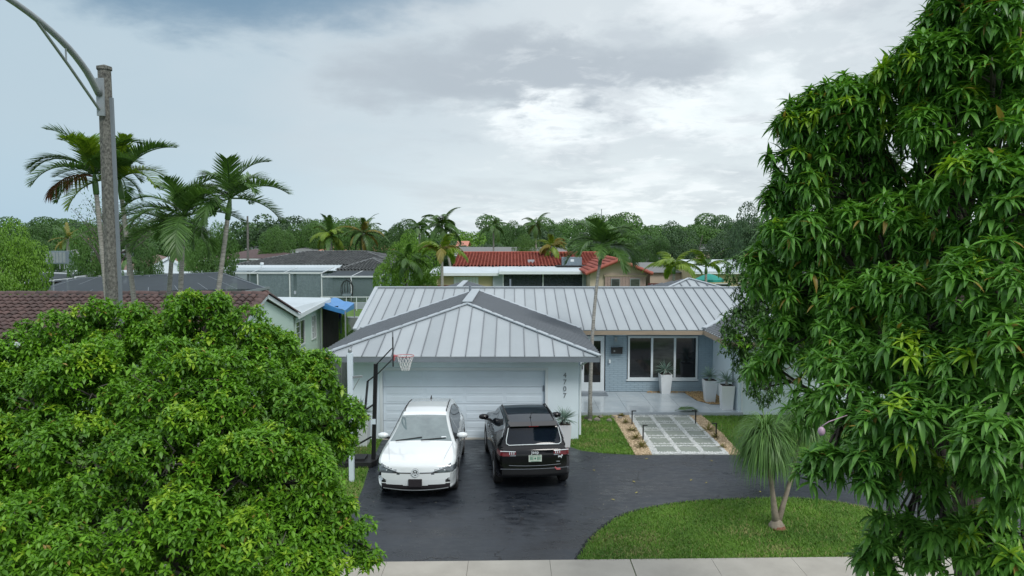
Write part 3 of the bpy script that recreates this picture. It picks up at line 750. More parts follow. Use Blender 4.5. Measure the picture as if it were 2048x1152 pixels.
MATS_dm = None

# ------------------------------------------------------------------ planters with agaves

def blade_template(seg=3, w=.5, droop=.25, fold=.15, prof=(.5, 1, .8)):
    v, f = [], []
    for i in range(seg):
        t = i / seg; ww_ = w * prof[i]
        z = -droop * t * t
        v += [(-ww_, t, z + fold * ww_), (0, t, z), (ww_, t, z + fold * ww_)]
    v.append((0, 1, -droop))
    for i in range(seg - 1):
        a = i * 3; f += [(a, a + 1, a + 4, a + 3), (a + 1, a + 2, a + 5, a + 4)]
    a = (seg - 1) * 3; f += [(a, a + 1, a + 3), (a + 1, a + 2, a + 3)]
    return np.array(v), f
def leaf_dirs(d, twist=0.0):
    """(N,3) directions -> frames with y along d, z as near to up as possible"""
    d = d / np.linalg.norm(d, axis=1, keepdims=True); upv = np.array([0, 0, 1.0]) + rng.normal(0, .12, d.shape)
    x = np.cross(d, upv); x /= np.linalg.norm(x, axis=1, keepdims=True); z = np.cross(x, d)
    return np.stack([x, d, z], -1)
def rosette(name, n, length, width, lo, hi, mt, parent, pos, droop=.15, local=True):
    tv, tf = blade_template(3, width / length / 2, droop, .6)
    az = rng.uniform(0, 6.283, n); el = np.arcsin(rng.uniform(math.sin(lo), math.sin(hi), n))
    d = np.stack([np.cos(az) * np.cos(el), np.sin(az) * np.cos(el), np.sin(el)], -1)
    s = length * rng.uniform(.75, 1.05, n); Rm = leaf_dirs(d) * s[:, None, None]
    me = join_inst(name, tv, tf, Rm, np.tile(np.array(pos, float), (n, 1)) + d * .03, mt, True)
    return link(name, me, parent, ORG.get(parent, Vector()), 'stuff' if n > 30 else None)
def planter(loc, h, wt_, wb, label, leafl=.42, n=70, agl=None, glabel=None):
    t = thing('planter', label, 'planter', loc, random.uniform(-.05, .05))
    a, b_ = wt_ / 2, wb / 2; m_ = MB()
    m_.hexa([(-b_, -b_, 0), (b_, -b_, 0), (b_, b_, 0), (-b_, b_, 0), (-a, -a, h), (a, -a, h), (a, a, h), (-a, a, h)])
    m_.build('pot', 'planter_white', t, local=True)
    MB().box(-a * .86, a * .86, -a * .86, a * .86, h - .02, h + .006).build('soil', 'soil', t, local=True)
    q = thing('agave', glabel, 'plant', (loc[0], loc[1], loc[2] + h))
    MB().lathe([(.05, 0), (.06, .06), (.04, .16), (0, .2)], (0, 0, 0), 8).build('stem', 'palm_trunk', q, local=True)
    rosette('leaf_rosette', n, leafl, .035, R(-15), R(88), 'agave', q, (0, 0, .14), .12)
planter(tuple(gnd(1127, 892)) , .66, .44, .36, 'white square planter on the lawn corner right of the garage door', .44, 90, glabel='spiky silver-green agave in the planter beside the house number')
planter((-4.42, 20.85, 0), .84, .50, .42, 'white planter half hidden by the leafy tree left of the garage', .44, 80, glabel='spiky agave left of the garage door behind the basketball pole')
planter((5.87, 27.42, PZ), .74, .45, .33, 'tall tapered white planter under the middle window pane', .44, 60, glabel='agave standing in front of the middle window pane')
planter((7.17, 25.93, PZ), .80, .46, .33, 'tapered white planter, rear one of the pair in the porch corner', .44, 60, glabel='agave in the rear planter of the corner pair')
planter((7.46, 24.83, PZ), .84, .46, .35, 'tapered white planter, front one of the pair in the porch corner', .46, 60, glabel='agave in the front planter of the corner pair, nearest the mango tree')
# small plants, path lights

sp = [(1243, 834, .13, 'tiny spiky plant at the back of the left gravel bed'), (1250, 848, .18, 'brownish spiky plant second from the back of the left gravel bed'), (1263, 863, .22, 'yellow-green spiky plant in the middle of the left gravel bed'), (1273, 879, .26, 'spiky plant beside the nearer left path light'),
      (1283, 897, .28, 'spiky plant nearest the driveway in the left gravel bed'), (1416, 863, .32, 'largest spiky plant, in the right gravel bed'), (1431, 877, .18, 'low spiky plant at the foot of the right front path light'), (1445, 897, .12, 'flat dry little plant nearest the driveway in the right gravel bed')]
for a, b_, s, lb in sp:
    p = gnd(a, b_); t = thing('spiky_plant', lb, 'plant', (p.x, p.y, .012))
    rosette('leaf_rosette', 26, s, .035, R(5), R(80), 'brom', t, (0, 0, .01), .15)
for a, b_, s, lb in ((1264, 850, 1, 'black path light at the back left of the stepping path'), (1286, 881, 1, 'black path light at the front left of the stepping path'), (1391, 849, -1, 'black path light at the back right of the stepping path'), (1432, 877, -1, 'black path light at the front right of the stepping path')):
    p = gnd(a, b_); t = thing('path_light', lb, 'path light', (p.x, p.y, .01), group='path lights along the stepping path')
    MB().box(-.018, .018, -.018, .018, 0, .44).build('post', 'black_metal', t, local=True)
    MB().box(-.02 if s > 0 else -.13, .13 if s > 0 else .02, -.02, .02, .441, .465).build('lamp_head', 'black_metal', t, local=True)
for i in range(9):
    p = gnd(1150 + i * 11 + random.uniform(-4, 4), 842 + random.uniform(-7, 3)); r = random.uniform(.06, .12)
    m_ = MB(); m_.lathe([(0, 0), (r, .01), (r * .9, r * .6), (r * .4, r * .95), (0, r)], (p.x, p.y, 0), 7)
    m_.v = [(a + random.uniform(-.02, .02), b_ + random.uniform(-.02, .02), c) for a, b_, c in m_.v]
    tag(m_.build('stone', 'rock'), 'brown fieldstone at the foot of the porch palm', 'stone', 'fieldstones ringing the porch palm')

# ------------------------------------------------------------------ palms
def frond_mesh(name, L, arch, nl, ll, lw, mt, elev=0.0, droop=.5, vee=.35, side=1.0, tipt=.35):
    """frond leaving the origin along +y; arch = total downward bend (rad)"""
    v, f = [], []
    pts = []; p = np.zeros(3); n = 14; ang = elev
    for i in range(n + 1):
        pts.append(p.copy()); t = i / n
        a = elev - arch * (t ** 1.3); p = p + np.array([0, math.cos(a), math.sin(a)]) * L / n
    pts = np.array(pts); mb = MB(); mb.tube([tuple(q) for q in pts], [.022 * (1 - .8 * i / n) * (L / 1.6) + .003 for i in range(n + 1)], 4)
    tv, tf = blade_template(3, .5, .0, .25, (.55, 1, .8))
    Rs, Ls = [], []
    for i in range(nl):
        t = .12 + .88 * (i + .5) / nl; u = t * n; k = min(int(u), n - 1); q = pts[k] + (pts[k + 1] - pts[k]) * (u - k)
        tang = (pts[k + 1] - pts[k]); tang /= np.linalg.norm(tang); upn = np.array([0, -tang[2], tang[1]])
        sc = math.sin(math.pi * min(1, .18 + .80 * t)) ** .6
        for s in (-1, 1):
            sw_ = .35 + .55 * t + random.uniform(-.1, .1)
            dd = np.array([s, 0, 0]) * math.cos(sw_) * side + tang * math.sin(sw_) + upn * (vee + random.uniform(-.15, .15)) - np.array([0, 0, droop * random.uniform(.7, 1.3)])
            dd /= np.linalg.norm(dd); z = upn - dd * upn.dot(dd); z /= np.linalg.norm(z); x = np.cross(dd, z)
            l_ = ll * sc * random.uniform(.85, 1.1)
            Rs.append(np.stack([x * lw * 1.0, dd * l_, z * lw], -1)); Ls.append(q)
    Rs = np.array(Rs); Ls = np.array(Ls); 
    # bend leaflets: droop in world z via template offsets
    tv2 = tv.copy(); verts = (np.einsum('nij,vj->nvi', Rs, tv2) + Ls[:, None, :])
    verts[:, :, 2] -= (tv2[:, 1] ** 2)[None, :] * ll * droop * .45
    verts = verts.reshape(-1, 3); b0 = len(mb.v); mb.v += [tuple(q) for q in verts]
    for i in range(len(Ls)):
        for ff in tf: mb.f.append(tuple(b0 + i * len(tv) + k for k in ff)); mb.m.append(0)
    return mb.mesh(name, mt, smooth=True)
def palm(name, label, base, top, rad, fronds, elevs, shaft=.0, group=None, cat='palm tree', mid=None, ring='palm_trunk', fs=1.0):
    base = Vector(base); top = Vector(top); t = thing(name, label, cat, base, group=group)
    pts = []; n = 10
    for i in range(n + 1):
        s = i / n; q = base.lerp(top, s)
        if mid is not None: q = base * (1 - s) ** 2 + Vector(mid) * 2 * s * (1 - s) + top * s * s
        pts.append(q)
    rr = [rad * (1.35 if i == 0 else 1.08 - .35 * i / n) for i in range(n + 1)]
    MB().tube(pts, rr, 10).build('trunk', ring, t, smooth=True)
    if shaft > 0:
        d_ = (top - pts[-2]).normalized(); MB().tube([top - d_ * .1, top + d_ * shaft * .4, top + d_ * shaft], [rad * .95, rad * 1.0, rad * .5], 10).build('crownshaft', 'crownshaft', t, smooth=True)
        top = top + d_ * shaft
    N_ = len(elevs); a0 = random.uniform(0, 6)
    for i, e in enumerate(elevs):
        me = fronds[i % len(fronds)]; o = link('frond', me, t); a = a0 + i * 2.39996 + random.uniform(-.2, .2)
        o.matrix_basis = Matrix.Translation(top - base) @ Matrix.Rotation(a, 4, 'Z') @ Matrix.Rotation(R(e), 4, 'X') @ Matrix.Diagonal((random.choice((-1, 1)), 1, 1, 1)) @ Matrix.Scale(random.uniform(.85, 1.08) * fs, 4)
    return t
FA = [frond_mesh('frond', 1.85, 1.5, 46, .56, .044, 'palm_leaf', 0, .18, .5), frond_mesh('frond', 1.75, 1.8, 46, .56, .044, 'palm_leaf', 0, .32, .35), frond_mesh('frond', 1.9, 1.2, 46, .54, .044, 'palm_leaf', 0, .12, .6)]
FL = [frond_mesh('frond', 1.8, 1.3, 46, .54, .044, 'palm_leaf_lime', 0, .18, .5)]
FD = [frond_mesh('frond', 1.4, 1.2, 20, .5, .05, 'palm_dead', 0, .7, .1)]
el_std = [80, 72, 64, 56, 50, 43, 36, 28, 20, 10, -2, 60, 30, 46]
def adon(label, c, b_, Y, Yb=None, elev=None, fr=None, r=.072):
    top = at(c[0], c[1] + 6, Y); base = at(b_[0], b_[1], Y); k = (base - top) / (top.z - base.z); base = top + k * top.z; base.z = 0; base.y = Y
    return palm('palm_tree', label, base, top, r, fr or FA, elev or el_std, shaft=.42, fs=.86, mid=((base + top) / 2 + Vector((random.uniform(-.15, .15), 0, 0))))
GP = 'palms standing before the brown tiled house'
o = adon('tall palm with a reddish dying frond, leftmost by the street light pole', (192, 375), (212, 600), 18.2, elev=el_std, fr=FA + FL)
q = link('frond', FD[0], o); q['label'] = 'dying reddish brown frond'; q.matrix_basis = Matrix.Translation(at(185, 352, 18.2) - Vector(o.location)) @ Matrix.Rotation(R(82), 4, 'Z') @ Matrix.Rotation(R(8), 4, 'X')
adon('tall palm with bright lime fronds just right of the light pole', (243, 385), (268, 612), 18.8, fr=[FL[0], FA[0], FL[0], FA[2]])
adon('shorter dark palm, first one right of the pole pair, with twin slim trunk behind', (366, 462), (362, 585), 17.4)
adon('slim palm whose grey trunk stands left of the shorter dark palm', (346, 480), (342, 585), 19.2, elev=[40, 28, 15, 5, -5, 20, 35, 10, 0])
adon('palm with wide upright fronds furthest right of the left palms', (456, 425), (432, 600), 17.6, elev=[78, 66, 60, 52, 40, 30, 20, 12, 2, -12, 45, 25, -20])
# porch palm
b_ = gnd(1180, 841); tp = at(1200, 524, 24.2)
palm('palm_tree', 'slender palm with pale curved trunk rising beside the garage corner', (b_.x, b_.y, 0), tp, .064, [frond_mesh('frond', 1.6, 1.7, 46, .58, .046, 'palm_leaf', 0, .25, .4), frond_mesh('frond', 1.55, 2.0, 46, .58, .046, 'palm_leaf', 0, .35, .3), frond_mesh('frond', 1.6, 1.5, 46, .56, .046, 'palm_leaf', 0, .2, .45), frond_mesh('frond', 1.5, 1.6, 46, .52, .038, 'palm_leaf', 0, .25, .4)],
     [84, 76, 70, 62, 56, 48, 40, 34, 26, 18, 10, 2, 66, 36, 20, 50], shaft=.5, mid=(b_.x - .02, b_.y, 3.2))

p = gnd(1345, 826, PZ); o = link('fallen_frond', FA[1]); o.location = (p.x + .1, p.y + .1, PZ + .06); o.rotation_euler = (R(14), 0, R(-80)); o.scale = (.62, .62, .25)
tag(o, 'dark fallen palm frond lying on the front edge of the porch floor', 'palm frond')
# ------------------------------------------------------------------ ponytail palms
def pony(label, base, stems, group=None):
    t = thing('ponytail_palm', label, 'ponytail palm', base)
    base = Vector(base); tr = MB(); tr.lathe([(.16, 0), (.17, .05), (.10, .16), (.05, .22)], base, 10)
    rt = MB(); rt.lathe([(.0, .08), (.12, .07), (.16, .02), (.15, 0)], base + Vector((.02, -.05, 0)), 12); rt.build('root_ball', 'orange_root', t)
    for top, r, ns, hl in stems:
        top = Vector(top); mid = base.lerp(top, .5) + Vector((random.uniform(-.03, .06), 0, 0))
        tr.tube([base + Vector((0, 0, .03)), base.lerp(mid, .5), mid, mid.lerp(top, .5), top], [r * 1.6, r * 1.1, r * .8, r * .7, r * .6], 8)
        v, f = [], []; nv = 0
        for i in range(ns):
            a = random.uniform(0, 6.283); e = random.uniform(-.1, 1.5); L_ = hl * random.uniform(.55, 1.1); w_ = .017
            d_ = Vector((math.cos(a) * math.cos(e), math.sin(a) * math.cos(e), math.sin(e))); p = top + d_ * .04; side_ = Vector((-math.sin(a), math.cos(a), 0))
            n_ = 8
            for k in range(n_ + 1):
                wk = w_ * (1 - k / n_) + .001
                v += [p - side_ * wk, p + side_ * wk]
                d_ = (d_ + Vector((0, 0, -.12 - .07 * k - .12 * random.random()))).normalized(); p = p + d_ * L_ / n_
            for k in range(n_): f.append((nv + 2 * k, nv + 2 * k + 1, nv + 2 * k + 3, nv + 2 * k + 2))
            nv += 2 * (n_ + 1)
        m_ = MB(); m_.v = [tuple(q) for q in v]; m_.f = f; m_.m = [0] * len(f); m_.build('leaf_head', 'pony', t, smooth=True, kind='stuff')
    tr.build('trunk', 'pony_trunk', t, smooth=True)
pb = gnd(1553, 1056)
pony('triple-stemmed ponytail palm with a shaggy head on the island lawn', pb, [(at(1530, 890, pb.y), .06, 1500, 1.0), (at(1606, 846, pb.y + .3), .05, 1300, .85), (at(1545, 925, pb.y + .2), .035, 300, .6)])

# ------------------------------------------------------------------ leafy trees near the camera
def leaf_tree(name, label, cat, lobes, base, mats_, K, tmpl, leafl, dens, elev_rng, bark, keep=300, trunk_r=.16, inner=.35, young=.06, axis_up=.6, limbs=True, split=1.2, trunk_top=None, limb_r=.05, sub=9, sfrac=.46):
    t = thing(name, label, cat, base)
    base = Vector(base)
    C = np.array([l[0] for l in lobes]); Rr = np.array([l[1] for l in lobes])
    pts, nr, yg = [], [], []
    for c_, r_ in zip(C, Rr):
        if sub:
            ds = rng.normal(size=(sub, 3)); ds[:, 2] = ds[:, 2] * .9 + .25; ds /= np.linalg.norm(ds, axis=1, keepdims=True)
            cs = c_ + ds * r_ * rng.uniform(.55, .85, sub)[:, None]; rs = r_[None] * rng.uniform(sfrac * .7, sfrac * 1.2, sub)[:, None]
        else: cs = c_[None]; rs = r_[None]
        for cc, rr in zip(cs, rs):
            area = 4 * math.pi * ((rr[0] * rr[1] * rr[2]) ** (2 / 3)); n = max(3, int(area * dens)); fl = rng.random() < .22
            d_ = rng.normal(size=(n, 3)); d_[:, 2] = d_[:, 2] + .25; d_ /= np.linalg.norm(d_, axis=1, keepdims=True)
            pts.append(cc + d_ * rr * rng.uniform(.65, 1.12, n)[:, None]); nr.append(d_); yg.append((rng.random(n) < (young * 4.5 if fl else young * .25)) & (d_[:, 2] > -.1))
        n2 = int(4 * math.pi * ((r_[0] * r_[1] * r_[2]) ** (2 / 3)) * dens * inner); d2 = rng.normal(size=(n2, 3)); d2 /= np.linalg.norm(d2, axis=1, keepdims=True)
        pts.append(c_ + d2 * r_ * rng.uniform(.25, .75, n2)[:, None]); nr.append(d2); yg.append(np.zeros(n2, bool))
    P = np.concatenate(pts); Nn = np.concatenate(nr); YG = np.concatenate(yg)
    dmin = np.full(len(P), 9.0)
    for c_, r_ in zip(C, Rr): dmin = np.minimum(dmin, np.linalg.norm((P - c_) / r_, axis=1))
    keepm = (dmin > .55) | (rng.random(len(P)) < .25); P = P[keepm]; Nn = Nn[keepm]; YG = YG[keepm]
    keepm = P[:, 2] > .4; P = P[keepm]; Nn = Nn[keepm]; YG = YG[keepm]
    n = len(P)
    ax = Nn / np.linalg.norm(Nn, axis=1, keepdims=True) * (1 - axis_up) + np.array([0, 0, axis_up]) + rng.normal(0, .22, (n, 3))
    Fm = frames(ax)
    # K leaves around each tip
    az = (np.arange(K) * 2.39996)[None, :] + rng.uniform(-.25, .25, (n, K)); el = np.linspace(elev_rng[1], elev_rng[0], K)[None, :] + rng.uniform(-.2, .2, (n, K))
    dl = np.stack([np.cos(az) * np.cos(el), np.sin(az) * np.cos(el), np.sin(el)], -1)
    dw = np.einsum('nij,nkj->nki', Fm, dl).reshape(-1, 3)
    dw[:, 2] -= .05
    Rl = leaf_dirs(dw); size = rng.uniform(.75, 1.15, (n, K)) * leafl * rng.uniform(.8, 1.15, (n, 1)); size = size * np.linspace(.6, 1.05, K)[None, :]
    Rl = Rl * size.reshape(-1)[:, None, None]
    Lc = np.repeat(P, K, axis=0)
    tv, tf = tmpl
    young_m = np.repeat(YG, K)
    ctr = Lc + dw * leafl * .5; dist = np.linalg.norm(ctr - np.array([0, 0, CH]), axis=1)
    # visible frame test
    dy = ctr[:, 1] * _c - (ctr[:, 2] - CH) * _s; u = ctr[:, 1] * _s + (ctr[:, 2] - CH) * _c
    infr = (np.abs(ctr[:, 0] / dy) < .70) & (np.abs(u / dy) < .39)
    order = np.argsort(np.where(infr, dist, 99)); near = order[:keep]; rest = np.ones(len(Lc), bool); rest[near] = False
    off = np.array(base)
    me = join_inst('foliage', tv, tf, Rl[rest], Lc[rest] - off, mats_, True, young_m[rest].astype(int))
    link('foliage', me, t, base, 'stuff')
    lm = [join_inst('leaf', tv, tf, np.eye(3)[None], np.zeros((1, 3)), m_, True) for m_ in mats_]
    for i in near:
        o = bpy.data.objects.new('leaf', lm[int(young_m[i])]); COL.objects.link(o); o.parent = t
        mm = Matrix([[*Rl[i][r], Lc[i][r] - off[r]] for r in range(3)] + [[0, 0, 0, 1]]); o.matrix_basis = mm
    tt = Vector(trunk_top) if trunk_top is not None else Vector((base.x, base.y, C[:, 2].mean()))
    MB().tube([base, base.lerp(tt, .35) + Vector((.06, 0, 0)), base.lerp(tt, .7) + Vector((-.05, .03, 0)), tt], [trunk_r * 1.3, trunk_r, trunk_r * .8, trunk_r * .45], 10).build('trunk', bark, t, smooth=True)
    br = MB()
    for c_, r_ in zip(C, Rr):
        s = random.uniform(.3, .95); p0 = base.lerp(tt, s); p3 = Vector(c_); m1 = p0.lerp(p3, .4) + Vector((random.uniform(-.2, .2), random.uniform(-.2, .2), random.uniform(-.1, .35))); m2 = p0.lerp(p3, .75) + Vector((random.uniform(-.12, .12), random.uniform(-.12, .12), .12))
        br.tube([p0, m1, m2, p3], [limb_r, limb_r * .75, limb_r * .5, limb_r * .25], 6)
        for k in range(5):
            e = p3 + Vector(np.clip(rng.normal(size=3), -1.2, 1.2) * r_ * .42); mm = p3.lerp(e, .5) + Vector(rng.normal(size=3) * .06)
            st = m2.lerp(p3, random.random()); br.tube([st, mm, e], [limb_r * .35, limb_r * .22, .004], 5)
    br.build('branch', bark, t, smooth=True)
    return t
def lobe(px, py, r, Y, ky=1.0, kz=.85):
    c_ = at(px, py, Y); rr = r * Y / F
    return (np.array(c_), np.array([rr, rr * ky, rr * kz]))
LB = []
for a in [(105, 675, 85, 10.4), (30, 760, 75, 10.2), (230, 668, 80, 10.6), (330, 672, 82, 10.8), (405, 655, 84, 10.6), (485, 675, 84, 10.6), (553, 728, 78, 10.4), (616, 772, 74, 10.2), (672, 838, 60, 10.0), (664, 898, 50, 9.8),
          (60, 800, 120, 9.6), (190, 790, 120, 9.4), (320, 790, 120, 9.4), (450, 800, 120, 9.3), (560, 850, 110, 9.3), (-90, 830, 150, 9.8), (-240, 900, 170, 9.8),
          (50, 930, 125, 8.9), (190, 930, 130, 8.6), (340, 930, 130, 8.5), (480, 960, 125, 8.5), (590, 960, 95, 8.7), (640, 1030, 75, 8.8), (690, 1085, 62, 8.8), (735, 1110, 32, 8.8), (-120, 1020, 160, 8.8),
          (60, 1080, 130, 8.2), (210, 1090, 130, 8.0), (370, 1100, 130, 8.0), (520, 1100, 115, 8.1), (620, 1120, 85, 8.4), (130, 1250, 150, 8.1), (400, 1260, 150, 8.0), (600, 1240, 90, 8.4), (-100, 1230, 160, 8.4),
          (300, 760, 120, 11.8), (500, 780, 110, 11.6), (120, 780, 120, 11.6), (620, 880, 90, 11.2)]:
    LB.append(lobe(*a))
leaf_tree('shade_tree', 'dense bright green broad tree filling the left foreground', 'tree', LB, (-4.6, 9.9, 0), ['leaf_bush', 'leaf_young'], 7, blade_template(2, .23, .20, .35, (.35, 1)), .094, 128, (-.35, 1.1), 'bark_grey', young=.10, axis_up=.5, trunk_r=.15, trunk_top=(-4.5, 9.8, 3.2), inner=.3, sub=12, sfrac=.37)
ML = []
for a in [(2000, 30, 110, 7.6), (1905, 50, 62, 7.9), (2060, -60, 120, 7.6), (1940, -20, 60, 7.8), (1835, 290, 42, 8.2), (1800, 410, 55, 8.0), (1870, 330, 45, 8.0), (1880, 140, 85, 7.7), (1990, 150, 110, 7.3), (1800, 175, 85, 8.1), (1735, 225, 85, 8.3), (1660, 250, 85, 8.5), (1600, 240, 52, 8.6), (1590, 330, 62, 8.6), (1650, 350, 85, 8.4), (1720, 310, 70, 8.2), (1560, 400, 40, 8.6), (1830, 120, 50, 8.0),
          (1900, 250, 80, 7.5), (2020, 280, 100, 7.0), (1960, 400, 95, 6.8), (2050, 430, 90, 6.4), (1880, 500, 80, 7.2), (1760, 470, 75, 7.6), (1660, 480, 90, 8.0), (1570, 470, 62, 8.4), (1530, 540, 52, 8.4), (1600, 570, 70, 8.2), (1570, 680, 62, 8.2), (1540, 745, 42, 8.2),
          (1680, 620, 85, 7.6), (1780, 600, 90, 7.2), (1880, 640, 95, 6.6), (1990, 580, 100, 6.1), (2050, 720, 110, 5.6), (1940, 760, 95, 6.0), (1830, 740, 95, 6.4), (1720, 730, 90, 7.0), (1640, 760, 62, 7.4), (1610, 820, 40, 7.3),
          (1700, 840, 70, 6.5), (1660, 930, 55, 6.3), (1790, 860, 80, 6.0), (1890, 860, 80, 5.8), (2000, 870, 95, 5.4), (1740, 940, 55, 6.0), (1850, 965, 62, 6.4), (1960, 940, 45, 6.0), (2030, 980, 60, 5.6), (1800, 1075, 62, 6.4), (1880, 1100, 70, 6.2), (1985, 1080, 80, 6.0), (2050, 1130, 80, 5.9), (1760, 1120, 36, 6.5),
          (1660, 420, 110, 9.6), (1780, 560, 120, 9.0), (1900, 380, 70, 8.8), (1950, 560, 130, 8.6), (1680, 640, 110, 9.2), (1850, 720, 120, 8.6), (2000, 200, 110, 8.8), (1960, 900, 80, 7.6), (2150, 400, 160, 7.8), (2180, 700, 160, 7.0), (2170, 100, 160, 8.0), (2180, 1000, 150, 6.8), (1730, 330, 60, 9.0)]:
    ML.append(lobe(*a, kz=.9))
MT = leaf_tree('mango_tree', 'tall mango tree with drooping whorled leaves filling the right foreground', 'tree', ML, (6.2, 9.4, 0), ['leaf_mango', 'leaf_young'], 12, blade_template(4, .125, .50, .40, (.35, 1, .95, .6)), .178, 44, (-.28, .95), 'bark', young=.08, sub=9, sfrac=.42, axis_up=.45, trunk_r=.17, trunk_top=(5.0, 8.2, 6.6), inner=.25, limb_r=.045)
# smaller leafed twigs of the second tree behind the mango
SL2 = [lobe(*a) for a in [(1485, 545, 42, 20.5), (1515, 600, 48, 20.5), (1480, 655, 42, 20.2), (1468, 690, 30, 20), (1520, 690, 45, 20.3), (1560, 620, 70, 20.8), (1600, 560, 70, 21), (1500, 735, 36, 20), (1530, 780, 36, 20), (1640, 650, 100, 21.4), (1720, 580, 90, 21.8)]]
leaf_tree('small_tree', 'smaller dark leafed tree behind the mango in front of the house wing', 'tree', SL2, (9.6, 21.2, 0), ['leaf_dark', 'leaf_bush'], 7, blade_template(2, .2, .25, .35, (.35, 1)), .15, 45, (-.4, 1.0), 'bark_grey', keep=0, young=.12, trunk_r=.08, trunk_top=(9.0, 21.0, 3.6), limb_r=.03, sub=0)
q = at(1643, 862, 6.0); m_ = MB(); m_.lathe([(0, -.040), (.020, -.034), (.031, -.01), (.027, .018), (.012, .034), (0, .038)], q, 12); m_.tube([q + Vector((0, 0, .04)), q + Vector((.06, 0, .08)), q + Vector((.24, .06, .12))], .004, 5)
m_.build('fruit', 'balloon_pink', MT, smooth=True, label='pink blushed fruit on a long stalk')

# ------------------------------------------------------------------ street light
t = thing('street_light', 'weathered concrete street light pole with curved metal arm, upper left', 'street light', (-6.62, 12.0, 0))
p = MB(); h_ = 8.78; n = 8
p.tube([(-6.62, 12, 0), (-6.63, 12, 4.5), (-6.64, 12, h_)], [.165, .128, .102], 8); p.build('pole', 'pole_concrete', t)
MB().lathe([(.12, 0), (.12, .05), (.0, .09)], (-6.64, 12, h_), 8).build('pole_cap', 'pole_concrete', t)
MB().beam((-6.505, 11.98, 4.0), (-6.535, 11.98, h_ - .45), .05, .06).build('conduit', 'fascia_grey', t)
MB().box(-6.70, -6.58, 11.84, 11.875, 8.02, 8.62).build('bracket', 'grey_metal', t)
arm = resample([(-6.65, 11.84, 8.36), (-6.65, 11.5, 8.66), (-6.65, 11.0, 8.92), (-6.65, 10.3, 9.12), (-6.65, 9.5, 9.24), (-6.65, 8.6, 9.30), (-6.65, 8.0, 9.32)], 20)
MB().tube(arm, [.055 - .001 * i for i in range(20)], 10).build('arm', 'grey_metal', t, smooth=True)
b_ = MB(); b_.tube([(-6.66, 11.84, 8.12), (-6.66, 11.1, 8.62), (-6.65, 10.35, 9.08)], .022, 8); b_.tube([(-6.66, 11.02, 8.66), (-6.65, 11.0, 8.90)], .014, 6); b_.build('brace', 'grey_metal', t)
l_ = MB(); l_.lathe([(0, .08), (.12, .06), (.17, 0), (.13, -.06), (0, -.08)], (-6.65, 7.75, 9.30), 12); l_.v = [(x, 7.75 + (y_ - 7.75) * 1.8, z) for x, y_, z in l_.v]; l_.build('lamp_head', 'grey_metal', t, smooth=True)
# ------------------------------------------------------------------ white post by the drive
b_ = gnd(704, 962); t = thing('lamp_post', 'slim white square post in the grass strip left of the driveway', 'post', (b_.x, b_.y, 0))
X0, Y0 = b_.x, b_.y
MB().box(X0 - .06, X0 + .06, Y0 - .06, Y0 + .06, 0, 3.22).build('post', 'door_white', t)
MB().lathe([(.03, 0), (.05, .04), (.045, .10), (0, .13)], (X0, Y0, 3.22), 10).build('cap', 'grey_metal', t, smooth=True)
m_ = MB(); m_.beam((X0 + .06, Y0, 2.62), (X0 + .30, Y0, 2.64), .05, .05); m_.beam((X0 + .06, Y0, 2.30), (X0 + .22, Y0, 2.58), .02, .02); m_.build('bracket_arm', 'grey_metal', t)

# ------------------------------------------------------------------ basketball stand
hb = gnd(747, 928); X0, Y0 = hb.x, hb.y
t = thing('basketball_hoop', 'portable basketball stand with black pole, clear backboard and red rim', 'basketball hoop', (X0, Y0, 0))
m_ = MB(); m_.prism([(X0 - 1.05, Y0 - .25), (X0 - .95, Y0 - .40), (X0 + .0, Y0 - .32), (X0 + .10, Y0 - .1), (X0 + .10, Y0 + .25), (X0, Y0 + .42), (X0 - .95, Y0 + .45), (X0 - 1.05, Y0 + .3)], 0, .14)
m_.prism([(X0 - .95, Y0 - .2), (X0 - .2, Y0 - .2), (X0 - .2, Y0 + .25), (X0 - .95, Y0 + .25)], .14, .2); m_.build('base', 'black_plastic', t)
def bb(x, z): return (X0 + x, Y0, z)
m_ = MB(); m_.beam(bb(0, .1), bb(.10, 2.72), .10, .10, up=(0, 1, 0)); m_.build('pole', 'black_metal', t)
MB().box(X0 - .045, X0 + .085, Y0 - .07, Y0 - .055, 1.1, 1.24).build('sticker', 'door_white', t)
m_ = MB(); m_.beam(bb(-.05, .75), bb(-1.0, .2), .03, .03); m_.beam((X0, Y0 + .05, .75), (X0 - .9, Y0 + .3, .2), .03, .03); m_.build('strut', 'black_metal', t)
m_ = MB()
for yy in (-.07, .07):
    m_.beam((X0 + .08, Y0 + yy, 2.66), (X0 + .52, Y0 + yy, 3.12), .03, .05, up=(0, 1, 0)); m_.beam((X0 + .10, Y0 + yy, 2.40), (X0 + .52, Y0 + yy, 2.82), .03, .05, up=(0, 1, 0))
    m_.beam((X0 + .05, Y0 + yy, 2.38), (X0 - .12, Y0 + yy, 2.25), .03, .04, up=(0, 1, 0)); m_.beam((X0 - .12, Y0 + yy, 2.27), (X0 - .20, Y0 + yy, 1.50), .03, .04, up=(0, 1, 0)); m_.beam((X0 - .22, Y0 + yy, 1.45), (X0 + .02, Y0 + yy, 1.62), .03, .04, up=(0, 1, 0))
m_.beam(bb(-.2, 1.5), bb(-.42, 1.34), .03, .03); m_.build('lift_arm', 'black_metal', t)
brd = bpy.data.objects.new('backboard', MB().box(-.012, .012, -.55, .55, -.36, .36).mesh('backboard', 'acrylic')); COL.objects.link(brd); brd.parent = t; ORG[brd] = Vector()
brd.location = (.555, 0, 3.12); brd.rotation_euler = (0, 0, R(9.5))
m_ = MB()
